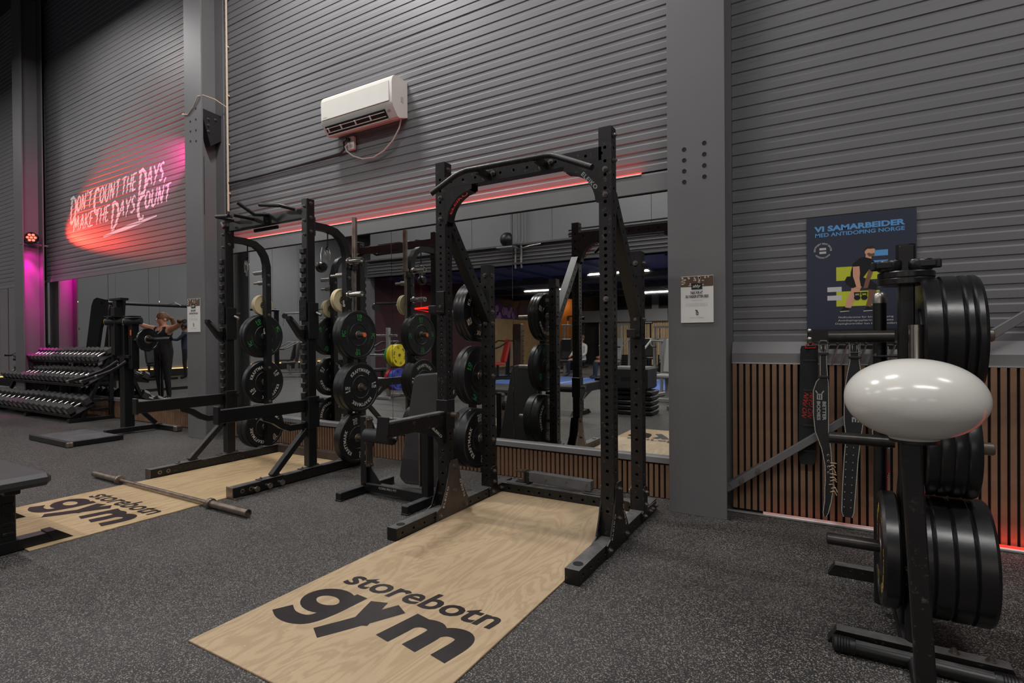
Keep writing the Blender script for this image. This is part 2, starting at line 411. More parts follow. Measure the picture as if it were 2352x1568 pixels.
def strokes2d(paths, wd, n=None):
    "brush strokes: list of (points, width) -> flat mesh; width may be a tuple start,mid,end"
    vs, fs = [], []
    for pts in paths:
        w = wd
        if isinstance(pts, tuple): pts, w = pts
        k = len(pts)
        if not isinstance(w, (tuple, list)): w = (w, w, w)
        o = len(vs)
        for i, (x, y) in enumerate(pts):
            a = pts[max(i-1, 0)]; b = pts[min(i+1, k-1)]; dx, dy = b[0]-a[0], b[1]-a[1]; l = math.hypot(dx, dy) or 1
            t = i/(k-1); ww = (w[0]*(1-2*t)+w[1]*2*t) if t < .5 else (w[1]*(2-2*t)+w[2]*(2*t-1))
            nx, ny = -dy/l*ww/2, dx/l*ww/2
            if 0 < i < k-1:
                d1 = (x-a[0], y-a[1]); d2 = (b[0]-x, b[1]-y); l1 = math.hypot(*d1) or 1; l2 = math.hypot(*d2) or 1
                cs = max(.5, math.sqrt(max(0, (1+(d1[0]*d2[0]+d1[1]*d2[1])/(l1*l2))/2))); nx /= cs; ny /= cs
            vs += [(x+nx, y+ny), (x-nx, y-ny)]
        for i in range(k-1): a = o+2*i; fs.append((a, a+1, a+3, a+2))
    return (vs, fs)
def arcpts(cx, cy, rx, ry, a0, a1, n=14):
    return [(cx+rx*math.cos(math.radians(a0+(a1-a0)*i/n)), cy+ry*math.sin(math.radians(a0+(a1-a0)*i/n))) for i in range(n+1)]
def perf(mb, T, L, w, holes, r, faces=(0, 1, 2, 3), depth=.006):
    """square tube (side w, length L along local c axis) with round holes through its faces.
    T(a,b,c) maps local to world; faces: 0=-b 1=+a 2=+b 3=-a"""
    h = w/2
    maps = [lambda s, c, q: T(s, -h+q, c), lambda s, c, q: T(h-q, s, c), lambda s, c, q: T(-s, h-q, c), lambda s, c, q: T(-h+q, -s, c)]
    for fi in range(4):
        mp = maps[fi]; hs = sorted(holes) if fi in faces else []
        pos = 0.0
        for k, c in enumerate(hs):
            lo = max(pos, (hs[k-1]+c)/2 if k else 0, c-h); hi = min(L, (hs[k+1]+c)/2 if k < len(hs)-1 else L, c+h)
            if lo > pos+1e-6: mb.add([mp(-h, pos, 0), mp(h, pos, 0), mp(h, lo, 0), mp(-h, lo, 0)], [(0, 1, 2, 3)])
            an = sorted([2*math.pi*i/12 for i in range(12)]+[math.atan2(y, x) % (2*math.pi) for x, y in ((h, hi-c), (-h, hi-c), (-h, lo-c), (h, lo-c))])
            outer, inn, dp = [], [], []
            for a in an:
                ca, sa = math.cos(a), math.sin(a); t = 1e9
                if ca > 1e-9: t = min(t, h/ca)
                if ca < -1e-9: t = min(t, -h/ca)
                if sa > 1e-9: t = min(t, (hi-c)/sa)
                if sa < -1e-9: t = min(t, (lo-c)/sa)
                outer.append(mp(ca*t, c+sa*t, 0)); inn.append(mp(ca*r, c+sa*r, 0)); dp.append(mp(ca*r, c+sa*r, depth))
            n = len(an)
            mb.add(outer+inn+dp, [(i, (i+1) % n, n+(i+1) % n, n+i) for i in range(n)]+[(n+i, n+(i+1) % n, 2*n+(i+1) % n, 2*n+i) for i in range(n)])
            pos = hi
        if pos < L-1e-6: mb.add([mp(-h, pos, 0), mp(h, pos, 0), mp(h, L, 0), mp(-h, L, 0)], [(0, 1, 2, 3)])
    mb.add([T(-h, -h, L), T(h, -h, L), T(h, h, L), T(-h, h, L)], [(0, 1, 2, 3)])
    mb.add([T(-h, -h, 0), T(h, -h, 0), T(h, h, 0), T(-h, h, 0)], [(3, 2, 1, 0)])
    return mb
ORD = ['first', 'second', 'third', 'fourth', 'fifth', 'sixth', 'seventh', 'eighth', 'ninth', 'tenth', 'eleventh', 'twelfth', 'thirteenth', 'fourteenth', 'fifteenth', 'sixteenth', 'seventeenth', 'eighteenth', 'nineteenth', 'twentieth', 'twenty-first', 'twenty-second', 'twenty-third', 'twenty-fourth']
# ================================================================== THE ROOM
YM, YR, YL = 3.98, 3.915, 4.07          # slat / mirror faces of the middle, right and left bays
CH = 7.6
b = MB(); b.box((-6.5, -5, -.05), (28, 20, .1)); floor = struct(b.build('floor', 'rubber_floor', smooth=False))
b = MB(); b.box((-6.5, -5, CH+.05), (28, 20, .1)); ceiling = struct(b.build('ceiling', 'ceiling_dark', smooth=False))
for k, x in enumerate((-18.0, -12.05, -6.65, -.755, 5.0)):
    b = MB(); b.box((x, -5, CH-.2), (.3, 20, .4)); b.build('roof_beam', 'ceiling_dark', ceiling, smooth=False)
b = MB(); b.box((-6.5, 4.25, CH/2), (28, .3, CH)); wall_back = struct(b.build('wall_back', 'wall_dark', smooth=False))
b = MB(); b.box((7.1, -5, CH/2), (.2, 20, CH)); wall_right = struct(b.build('wall_right', 'wall_grey', smooth=False))
b = MB(); b.box((-19.75, -5, CH/2), (.3, 20, CH)); wall_left = struct(b.build('wall_left', 'wall_dark', smooth=False))
b = MB(); b.box((-6.5, -14.6, CH/2), (28, .2, CH)); wall_front = struct(b.build('wall_front', 'wall_dark', smooth=False))

# corrugated cladding: sheets of twelve ribs
RIB = .0803
def ribpts(z0, z1):
    pts = []; z = z0
    while z < z1-1e-4:
        for dz, d in ((0, 0), (.0430, 0), (.0525, .0058), (.0745, .0058)):
            if z+dz <= z1+1e-6: pts.append((z+dz, d))
        z += RIB
    pts.append((z1, 0)); return pts
def ribdepth(z, z0):
    t = (z-z0) % RIB
    if t < .0430: return 0
    if t < .0525: return .0058*(t-.0430)/.0095
    if t < .0745: return .0058
    return .0058*(1-(t-.0745)/.0058)
def clad(x0, x1, y, seams):
    for z0, z1 in zip(seams[:-1], seams[1:]):
        p = ribpts(z0, z1); b = MB(); vs = []; n = len(p)
        for x in (x0, x1): vs += [(x, y+d, z) for z, d in p]
        b.add(vs, [(i, i+1, n+i+1, n+i) for i in range(n-1)])
        b.add([(x0, y-.002, z0), (x1, y-.002, z0), (x1, y+.02, z0), (x0, y+.02, z0)], [(0, 1, 2, 3)])
        b.build('cladding_sheet', 'wall_paint', wall_back, smooth=False)
def seams(first, bottom, top=CH):
    s = [bottom]; z = first
    while z < top: s.append(z); z += RIB*12
    s.append(top); return s
clad(-6.45, -1.0, YM-.005, seams(3.14, 3.14-RIB*9))
clad(-.57, 7.0, YM-.005, seams(2.11+RIB*12, 2.11)); clad(-.57, 7.0, YM-.005, [2.11-RIB*12, 2.11])
LB0 = 2.30
clad(-12.05, -6.8, YL+.0, seams(LB0+RIB*12, LB0))
clad(-19.6, -12.2, YL+.0, seams(LB0+RIB*12, LB0))

# flashings, ledges
def flash(name, x0, x1, pts, m='flashing'):
    "extruded profile (y,z) polygon along x"
    b = MB(); n = len(pts); b.add([(x0, y, z) for y, z in pts]+[(x1, y, z) for y, z in pts],
        [(i, (i+1) % n, n+(i+1) % n, n+i) for i in range(n)]+[tuple(range(n)), tuple(range(2*n-1, n-1, -1))])
    return b.build(name, m, wall_back, smooth=False)
# middle bay: band between LED and mirror, sill under the mirror
flash('flashing', -6.45, -1.0, [(YM-.03, 2.258), (YM-.03, 2.385), (YM+.01, 2.412), (YM+.03, 2.412), (YM+.03, 2.258)])
flash('mirror_sill', -6.45, -1.0, [(YM-.045, .262), (YM-.045, .302), (YM-.035, .309), (YM+.02, .309), (YM+.02, .262)])
# right bay: sloped flashing over the slats
flash('flashing', -.57, 7.0, [(YR-.004, 1.008), (YR-.004, 1.072), (YM-.03, 1.147), (YM+.03, 1.147), (YM+.03, 1.008)])
flash('flashing', -.57, 7.0, [(YR-.010, 1.002), (YR-.010, 1.010), (YM, 1.010), (YM, 1.002)], 'alu')
# left bays
for x0, x1 in ((-12.05, -6.8), (-19.6, -12.2)):
    flash('flashing', x0, x1, [(YL-.012, 2.25), (YL-.012, 2.302), (YL+.03, 2.302), (YL+.03, 2.25)])
    flash('mirror_sill', x0, x1, [(YL-.045, .268), (YL-.045, .312), (YL-.03, .32), (YL+.02, .32), (YL+.02, .268)])
# slat panels: felt backing + single slats
def felt(x0, x1, y, z1):
    b = MB(); b.box(((x0+x1)/2, y+.02, z1/2), (x1-x0, .02, z1)); return b.build('felt_backing', 'felt_black', wall_back, smooth=False)
felt(-6.45, -1.0, YM-.018, .262); felt(-.57, 7.0, YR, 1.002); felt(-12.05, -6.8, YL-.018, .268); felt(-19.6, -12.2, YL-.018, .268)
SLP = .0405
bs = MB(); bs.box((0, 0, .135/1-.0085), (.027, .022, .245), .0015); SL_S = bs.mesh('slat', False); SL_S.materials.append(MATS['slat_oak'])
bs = MB(); bs.box((0, 0, .512), (.027, .022, .975), .0015); SL_T = bs.mesh('slat', False); SL_T.materials.append(MATS['slat_oak'])
x = -1.02
while x > -4.75: inst('slat', SL_S, wall_back, (x, YM-.018, 0)); x -= SLP
x = -.553
while x < 1.3: inst('slat', SL_T, wall_back, (x, YR, 0)); x += SLP
def slat_strip(x0, x1, y, z0, z1, pitch, m, parent, w=.66):
    b = MB(); x = x0
    while x < x1: b.box((x, y, (z0+z1)/2), (pitch*w, .022, z1-z0)); x += pitch
    o = b.build('slat_strip', m, parent, smooth=False); o['kind'] = 'stuff'; return o
slat_strip(-6.4, -4.76, YM-.018, .012, .258, SLP, 'slat_oak', wall_back)
slat_strip(1.33, 6.9, YR, .02, 1.0, SLP, 'slat_oak', wall_back)
slat_strip(-12.0, -6.83, YL-.018, .012, .262, SLP, 'slat_oak', wall_back)
slat_strip(-19.5, -12.25, YL-.018, .012, .262, SLP, 'slat_oak', wall_back)

# mirrors
def wall_mirror(label, xs, y, z0, z1, tilt):
    t = thing('wall_mirror', label, 'mirror', ((xs[0]+xs[-1])/2, y, z0))
    for i, (a, c) in enumerate(zip(xs[:-1], xs[1:])):
        b = MB(); b.box(((a+c)/2, y+.004, (z0+z1)/2), (c-a-.003, .006, z1-z0), .0012); o = b.build('mirror_pane', 'mirror', t, smooth=False)
        e = tilt[i % len(tilt)]
        o.matrix_local = Matrix.Translation(V3(((a+c)/2, y, z0))-ORG[t.name]) @ Matrix.Rotation(math.radians(e), 4, 'Z') @ Matrix.Translation(-(V3(((a+c)/2, y, z0))-ORG[t.name]))
    return t
wall_mirror('long wall mirror behind the two squat racks, under the red light strip', [-6.4, -5.112, -3.724, -2.336, -1.005], YM, .309, 2.252, (0, .05, -.1, .06))
wall_mirror('wall mirror behind the dumbbell rack, below the painted slogan', [-12.04, -10.84, -9.55, -8.258, -6.83], YL, .32, 2.25, (0, 0, .06, -.05))
wall_mirror('wall mirror beyond the far column at the left edge', [-19.5, -18.2, -16.9, -15.6, -14.3, -13.1, -12.22], YL, .32, 2.25, (0,))

# steel columns (H-section)
def column(xc, label, holes, gussets):
    t = thing('column', label, 'column', (xc, 3.84, 0)); struct(t)
    b = MB(); b.box((xc, 3.69, CH/2), (.368, .02, CH), .002); b.build('front_flange', 'column_paint', t, smooth=False)
    b = MB(); b.box((xc, 3.83, CH/2), (.02, .26, CH)); b.build('web', 'column_paint', t, smooth=False)
    b = MB(); b.box((xc, 3.965, CH/2), (.368, .02, CH), .002); b.build('back_flange', 'column_paint', t, smooth=False)
    for x, z in holes:
        b = MB(); b.lathe([(.0145, 0), (.0138, .0015), (.0118, .0015), (.0112, .0007), (.0, .0007)], (x, 3.6795, z), (0, -1, 0), 14, closed=False); b.build('bolt_hole', 'dark_inside', t)
    for side, z0, z1, h in gussets:
        x = xc+side*.05
        b = MB(); b.prism([(3.70, z1), (3.955, z1-.02), (3.955, z0+.10), (3.82, z0)] if h == 0 else [(3.70, z1), (3.955, z0+.02), (3.955, z0), (3.70, z0)] if h == 1 else [(3.70, z0), (3.955, z1), (3.955, z0)], (x+side*.03, 0, 0), (0, 1, 0), (0, 0, 1), .10)
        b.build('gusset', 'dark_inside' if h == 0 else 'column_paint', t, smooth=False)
        if h == 0:
            for q in range(3): bolt((x+side*.082, 3.79, z1-.11-q*.075), (side, 0, 0), t)
            bolt((x+side*.082, 3.88, z1-.09), (side, 0, 0), t)
    return t
column(-.755, 'grey steel column between the right squat rack and the poster wall', [(-.825-.002, 2.433-.072*k) for k in range(4)]+[(-.698, 2.452-.0733*k) for k in range(4)], [(1, 2.0, 2.17, 2)])
column(-6.645, 'grey steel column behind the left squat rack', [(-6.70, 3.86-.12*k) for k in range(3)]+[(-6.58, 3.99-.13*k) for k in range(4)], [(1, 3.57, 4.0, 0)])
column(-12.05, 'grey steel column lit magenta at the far left', [], [])
# base rail and plinth plates
# diagonal brace across the right bay
t = thing('wall_brace', 'grey diagonal steel brace rising from the column foot behind the lifting belts', 'brace', (-.55, 3.8, .2))
b = MB(); b.bar((-.57, 3.83, .185), (1.62, 3.83, 1.83), .045, .045, .003, up=(0, -1, 0)); b.build('brace_bar', 'column_paint', t, smooth=False)
b = MB(); b.bar((-.6, 3.865, .165), (-.38, 3.865, .33), .05, .11, .003, up=(0, -1, 0)); b.build('end_plate', 'column_paint', t, smooth=False)
for q in (.1, .2): bolt((-.60+q, 3.80, .17+q*.72), (0, -1, 0), t)

# light strips
def led(name, label, x0, x1, y, z, h, power, mount, strip='led_red'):
    t = thing(name, label, 'light strip', ((x0+x1)/2, y, z))
    b = MB(); b.box(((x0+x1)/2, y, z), (x1-x0, .008, h), .001); b.build('light_strip', strip, t, smooth=False)
    b = MB(); b.box(((x0+x1)/2, y-.006, z-h/2-.006), (x1-x0, .022, .010), .002); b.build('profile', mount, t, smooth=False)
    if power:
        ld = bpy.data.lights.new('strip_light', 'AREA'); ld.shape = 'RECTANGLE'; ld.size = x1-x0; ld.size_y = .012; ld.energy = power; ld.color = (1, .035, .02)
        lo = bpy.data.objects.new('strip_light', ld); COL.objects.link(lo); lo.parent = t; lo.location = (0, -.022, h/2+.004); lo.rotation_euler = (math.pi, 0, 0)
    return t
led('led_strip', 'red glowing light strip along the top of the middle mirror', -6.4, -1.2, YM-.022, 2.409, .011, 6, 'alu_highlight')
led('led_strip', 'red glowing light strip at the foot of the slatted wall, right of the plate tree', .5, 6.9, YR-.026, .026, .012, 9, 'alu_highlight')
led('led_strip', 'faint pink light strip at the foot of the slatted wall below the belts', -.38, .49, YR-.026, .024, .008, .10, 'alu_highlight', 'led_red_dim')
b = MB(); b.box((2.6, YR-.028, .008), (6.4, .03, .012), .002); b.build('trim_strip', 'alu', wall_back, smooth=False)
def spot(name, parent, loc, target, power, color, size, blend=.6, r=.04):
    ld = bpy.data.lights.new(name, 'SPOT'); ld.energy = power; ld.color = color; ld.spot_size = math.radians(size); ld.spot_blend = blend; ld.shadow_soft_size = r
    o = bpy.data.objects.new(name, ld); COL.objects.link(o); o.parent = parent; o.location = V3(loc)-ORG[parent.name]
    o.rotation_euler = (V3(target)-V3(loc)).to_track_quat('-Z', 'Y').to_euler()
    return o

# the side of the hall behind the camera (seen in the mirrors)
MZ = -3.6
b = MB(); b.box((-2.3, MZ-.1, 3.25), (18.8, .25, .5)); mezz = struct(b.build('wall_mezzanine', 'mezz_beam', smooth=False))
b = MB(); b.box((-2.3, MZ-.15, 5.55), (18.8, .1, 4.1)); b.build('wall_core', 'wall_grey', mezz, smooth=False)
x = -11.7
while x < 7.0:
    b = MB(); b.box((x+.6, MZ-.09, 5.52), (1.19, .03, 4.02), .003); b.build('wall_panel', 'wall_grey', mezz, smooth=False); x += 1.2
for z in (3.02, 3.48):
    b = MB(); b.box((-2.3, MZ+.06, z), (18.8, .14, .04)); b.build('beam_flange', 'mezz_beam', mezz, smooth=False)
for z, y in ((3.56, .06), (3.60, .10), (3.64, .05), (3.7, .07)):
    b = MB(); b.tube([(-5.2, MZ+y, z-.02), (-4.9, MZ+y, z), (7, MZ+y, z)], .018, 8); b.build('cable', 'dark_inside', mezz)
for z in (3.12, 3.2, 3.3, 3.38):
    b = MB(); b.box((-2.3, MZ+.04, z), (18.8, .03, .02)); b.build('beam_rib', 'flashing', mezz, smooth=False)
for x in (-6.62, -6.45):
    b = MB(); b.tube([(x, MZ+.1, 2.9), (x, MZ+.1, 3.5), (x, MZ+.03, 3.6), (x, MZ+.03, 7.5)], .025, 8); b.build('pipe', 'flashing', mezz)
b = MB(); b.tube([(-6.45, MZ+.12, 3.02), (-6.45, MZ+.12, 3.38), (-6.2, MZ+.12, 3.42), (-5.9, MZ+.12, 3.44)], .014, 8); b.build('pipe', 'alu', mezz)
b = MB(); b.box((-2.3, -9.1, 3.06), (18.8, 11, .12)); b.build('deck', 'mezz_ceiling', mezz, smooth=False)
for y in (-6.4, -9.2, -12):
    b = MB(); b.box((-2.3, y, 2.9), (18.8, .2, .22)); b.build('deck_beam', 'ceiling_dark', mezz, smooth=False)
for x in range(-11, 7):
    b = MB(); b.box((x, -9.1, 2.97), (.06, 10.8, .08)); b.build('deck_joist', 'mezz_ceiling', mezz, smooth=False)
b = MB(); b.box((-11.8, -9.1, 1.5), (.2, 11, 3.0)); part = struct(b.build('wall_partition', 'wall_maroon', smooth=False))
b = MB(); b.box((-11.68, -3.62, 1.5), (.22, .18, 3.0)); b.build('corner_post', 'flashing', part, smooth=False)
slat_strip(0, 0.01, 0, 0, 1, 1, 'slat_pale', part) if False else None
b = MB(); y = -14.4
while y < -9.6: b.box((-11.66, y, 1.0), (.03, .042, 1.98)); y += .066
o = b.build('slat_strip', 'slat_pale', part, smooth=False); o['kind'] = 'stuff'
b = MB(); b.box((-11.695, -12.0, 2.45), (.02, 4.6, 1.0)); b.build('dark_wall_panel', 'wall_dark', part, smooth=False)
# graffiti on the partition (invented blobs of paint)
rg = random.Random(3)
def blob(cy, cz, r, k=18, sq=1.0):
    return [(cy+r*sq*math.cos(2*math.pi*i/k)*(1+.12*math.sin(3*i)), cz+r*math.sin(2*math.pi*i/k)*(1+.1*math.cos(2*i))) for i in range(k)]
b = MB(); b.prism([(-13.9, 1.98), (-13.6, 2.3), (-13.0, 2.35), (-12.6, 2.7), (-12.3, 2.45), (-11.6, 2.62), (-11.3, 2.45), (-10.9, 2.6), (-10.4, 2.9), (-10.0, 2.5), (-9.7, 1.98)], (-11.68, 0, 0), (0, 1, 0), (0, 0, 1), .006); b.build('mural_ground', 'graffiti_purple', part, smooth=False)
for i in range(15):
    cy = -9.95-rg.random()*2.4; cz = 2.08+rg.random()*.32; r = .10+rg.random()*.1
    b = MB(); b.prism(blob(cy, cz, r+.022), (-11.672+.002*(i % 4), 0, 0), (0, 1, 0), (0, 0, 1), .003); b.build('mural_outline', 'dark_inside', part, smooth=False)
    b = MB(); b.prism(blob(cy, cz, r), (-11.67+.002*(i % 4), 0, 0), (0, 1, 0), (0, 0, 1), .003); b.build('mural_blob', 'graffiti_lilac', part, smooth=False)
b = MB(); b.prism(blob(-12.9, 2.3, .5, 20, .9), (-11.664, 0, 0), (0, 1, 0), (0, 0, 1), .003); b.build('mural_blob', 'graffiti_blue', part, smooth=False)
# end wall panels
y = -14.4
while y < 4.0:
    b = MB(); b.box((-19.58, y+.6, 3.9), (.03, 1.19, 7.3), .003); b.build('wall_panel', 'wall_grey', wall_left, smooth=False); y += 1.2
b = MB(); b.box((-19.45, -5, .12), (.2, 18.6, .22)); b.build('plinth', 'dark_inside', wall_left, smooth=False)
t = led('led_strip', 'warm light strip along the foot of the far end wall', 0, 0.01, 0, 0, .01, 0, 'alu', 'led_warm')
for c in list(t.children): bpy.data.objects.remove(c)
t.location = (-19.52, -2, .25); ORG[t.name] = V3(t.location)
b = MB(); b.box((-19.53, -3, .25), (.02, 12, .02)); b.build('light_strip', 'led_warm', t, smooth=False)
# back wall of the low area
def backbox(name, m, x0, x1, z0, z1, y=-14.45, d=.06):
    b = MB(); b.box(((x0+x1)/2, y, (z0+z1)/2), (x1-x0, d, z1-z0), .004); return b.build(name, m, wall_front, smooth=False)
backbox('orange_lit_panel', 'orange_lit_wall', -11.3, -9.6, 1.0, 2.95)  # patch of wall with the orange light put into its colour
backbox('counter_panel', 'wall_grey', -9.6, -5.6, 1.85, 2.35, -14.2, .3)
for x in (-8.1, -6.3): backbox('white_post', 'wall_grey', x, x+.28, 2.35, 2.98, -14.3, .12)
backbox('shutter', 'wall_grey', -4.4, -2.2, 2.25, 2.98, -14.3, .1)
b = MB(); x = -8.6
while x < 6.5: b.box((x, -14.25, .98), (.042, .03, 1.9)); x += .066
o = b.build('slat_strip', 'slat_pale', wall_front, smooth=False); o['kind'] = 'stuff'
b = MB(); b.box((-1.0, -14.25, 1.95), (15.3, .08, .05)); b.build('slat_cap', 'slat_pale', wall_front, smooth=False)
for k in range(7): backbox('stair_step', 'wood_brown', -11.3, -9.7, .17*k, .17*(k+1), -13.2-.25*k, .3)
# light strip tubes and hall lamps
def ceiling_lamp(name, label, x, y, z, l, w, m, zt):
    t = thing(name, label, 'lamp', (x, y, z))
    b = MB(); b.box((x, y, z+.02), (l, w, .05), .006); b.build('housing', 'black_plastic', t, smooth=False)
    b = MB(); b.box((x, y, z-.018), (l-.06, w*.7, .024), .008); b.build('diffuser', m, t, smooth=False)
    for s in (-.4, .4):
        b = MB(); b.cyl((x+s*l, y, z+.04), (x+s*l, y, zt), .004, 6); b.build('hanger', 'steel', t)
    return t
mat('lamp_diffuser', (255, 255, 255), .5, emit=(255, 246, 236), estr=3.0)
names = ['over the dumbbells', 'over the left squat rack', 'over the right squat rack', 'over the plate tree', 'over the left free weight floor', 'over the middle of the floor', 'behind the plate tree', 'near the far end wall', 'in the far back corner']
for (x, y, z, l, p, c), n in zip(LAMPS, names): ceiling_lamp('ceiling_lamp', 'long pendant hall lamp hanging '+n, x, y, z, l, .2, 'lamp_diffuser', CH)
names = ['at the front left', 'at the front centre', 'at the front right', 'by the maroon wall', 'at the back left', 'at the back centre', 'at the back right']
for (x, y, z, l, p), n in zip(LOW_LAMPS, names): ceiling_lamp('tube_lamp', 'slim tube lamp under the mezzanine '+n, x, y, z, l, .08, 'led_white', 3.0)
# warm lamp over the orange-lit panel
t = thing('wall_lamp', 'small warm lamp glowing on the orange-lit wall under the mezzanine', 'lamp', (-10.4, -14.0, 2.85))
b = MB(); b.lathe([(.0, 0), (.16, 0), (.18, .04), (.1, .09), (0, .09)], (-10.4, -14.0, 2.82), (0, 0, 1), 20, closed=False); b.build('lamp_shade', 'led_warm', t)
ld = bpy.data.lights.new('warm_light', 'POINT'); ld.energy = 9; ld.color = (1, .6, .25); ld.shadow_soft_size = .1
lo = bpy.data.objects.new('warm_light', ld); COL.objects.link(lo); lo.parent = t; lo.location = (0, 0, -.15)
# red zig-zag neon
t = thing('neon_light', 'red zig-zag neon tubes hanging by the maroon wall', 'lamp', (-11.2, -6, 2.2))
b = MB(); b.tube([(-11.3, -5.0, 2.14), (-11.3, -6.3, 2.3), (-11.3, -6.5, 2.22), (-11.3, -5.0, 2.14), (-11.3, -6.4, 2.02)], .018, 6); b.build('neon_tube', 'led_red', t)
for y in (-5.4, -6.2): b = MB(); b.cyl((-11.3, y, 2.2), (-11.3, y, 3.0), .004, 5); b.build('hanger', 'steel', t)
# blue turf lane
b = MB(); b.box((-2.5, -5.4, .006), (18, 3.0, .012)); turf = struct(b.build('floor_turf', 'turf_blue', smooth=False))
for x in range(-10, 6, 1):
    b = MB(); b.box((x, -5.4, .0135), (.05, 2.6, .002)); b.build('lane_mark', 'print_white', turf, smooth=False)
# exit sign
t = thing('exit_sign', 'small green lit exit sign on the partition by the stairs', 'sign', (-11.5, -13.9, 2.1))
b = MB(); b.box((-11.5, -13.9, 2.1), (.06, .4, .16), .01); b.build('sign_box', 'exit_green', t, smooth=False)

t = thing('dome_speaker', 'dark round dome loudspeaker on the mezzanine beam, seen in the mirror', 'loudspeaker', (-6.75, MZ+.36, 3.5))
b = MB(); b.lathe([(0, .19), (.08, .17), (.15, .11), (.18, .02), (.17, -.05), (.13, -.12), (.06, -.16), (0, -.16)], (-6.75, MZ+.36, 3.57), (0, 0, 1), 24, closed=False); b.build('dome', 'black_plastic', t)
b = MB(); b.box((-6.75, MZ+.33, 3.39), (.5, .3, .03), .004); b.build('bracket', 'alu', t, smooth=False)
# ================================================================== LIFTING PLATFORMS
def ply_platform(label, x0, x1, y0, y1, m, gcol):
    t = thing('lifting_platform', label, 'platform', ((x0+x1)/2, (y0+y1)/2, 0))
    b = MB(); b.box(((x0+x1)/2, (y0+y1)/2, .004), (x1-x0, y1-y0, .008), .0015); b.build('board', m, t, smooth=False)
    # logo: small word over a big word
    X0, X1 = x0+.075, x1-.05
    u = (x1-x0)/1.065; w = fit2d(text2d('storebotn', 1, .022, .15), x0+.135*u, x0+.998*u, y0+.65, y0+.79)
    b = MB(); b.flat(w, (0, 0, .0086), (1, 0, 0), (0, 1, 0)); b.build('small_lettering', 'print_black', t, smooth=False)
    # big letters g y m drawn as strokes
    def S(p): return (x0+p[0]*u, y0+p[1]*u)
    sl = lambda pts: [(x+.18*(y-.387), y) for x, y in pts]
    g = [([(.222+.098*math.cos(a), .494+.072*math.sin(a)) for a in [2*math.pi*i/28 for i in range(29)]], .068),
         ([(.330, .598), (.322, .50), (.312, .42), (.285, .345), (.23, .318), (.16, .322), (.098, .352)], (.07, .072, .085))]
    yy = [([(.437, .598), (.468, .50), (.500, .41)], .083), ([(.568, .600), (.520, .51), (.455, .39), (.394, .283)], (.083, .083, .083))]
    mm = [(sl([(.655, .387), (.655, .49), (.655, .597)]), .078),
          (sl([(.655, .50), (.685, .548), (.73, .562), (.775, .548), (.792, .50), (.792, .387)]), (.05, .075, .08)),
          (sl([(.792, .50), (.822, .548), (.867, .562), (.912, .548), (.932, .50), (.932, .387)]), (.05, .075, .08))]
    def densify(pts, k=4):
        # Catmull-Rom
        P = [pts[0]]+list(pts)+[pts[-1]]; o = []
        for i in range(1, len(P)-2):
            for j in range(k):
                q = j/k; r = []
                for d in (0, 1):
                    a, b_, c, e = P[i-1][d], P[i][d], P[i+1][d], P[i+2][d]
                    r.append(.5*((2*b_)+(-a+c)*q+(2*a-5*b_+4*c-e)*q*q+(-a+3*b_-3*c+e)*q**3))
                o.append(tuple(r))
        o.append(P[-2]); return o
    for nm, st in (('letter_g', g), ('letter_y', yy), ('letter_m', mm)):
        b = MB()
        for k, (pts, wd) in enumerate(st):
            P = [S(p) for p in (densify(pts) if len(pts) < 20 else pts)]
            wds = tuple(q*u for q in wd) if isinstance(wd, tuple) else wd*u
            b.flat(strokes2d([(P, wds)], .1), (0, 0, .0088+.0003*k), (1, 0, 0), (0, 1, 0))
        b.build(nm, gcol, t, smooth=False)
    return t
ply_platform('plywood lifting platform with a dark logo inside the right rack, nearest the camera', -2.178, -1.113, 1.165, 3.62, 'ply', 'print_black')
ply_platform('oak lifting platform with a dark logo inside the left rack, a barbell lying across it', -5.005, -3.905, 1.22, 3.64, 'oak_board', 'print_black')
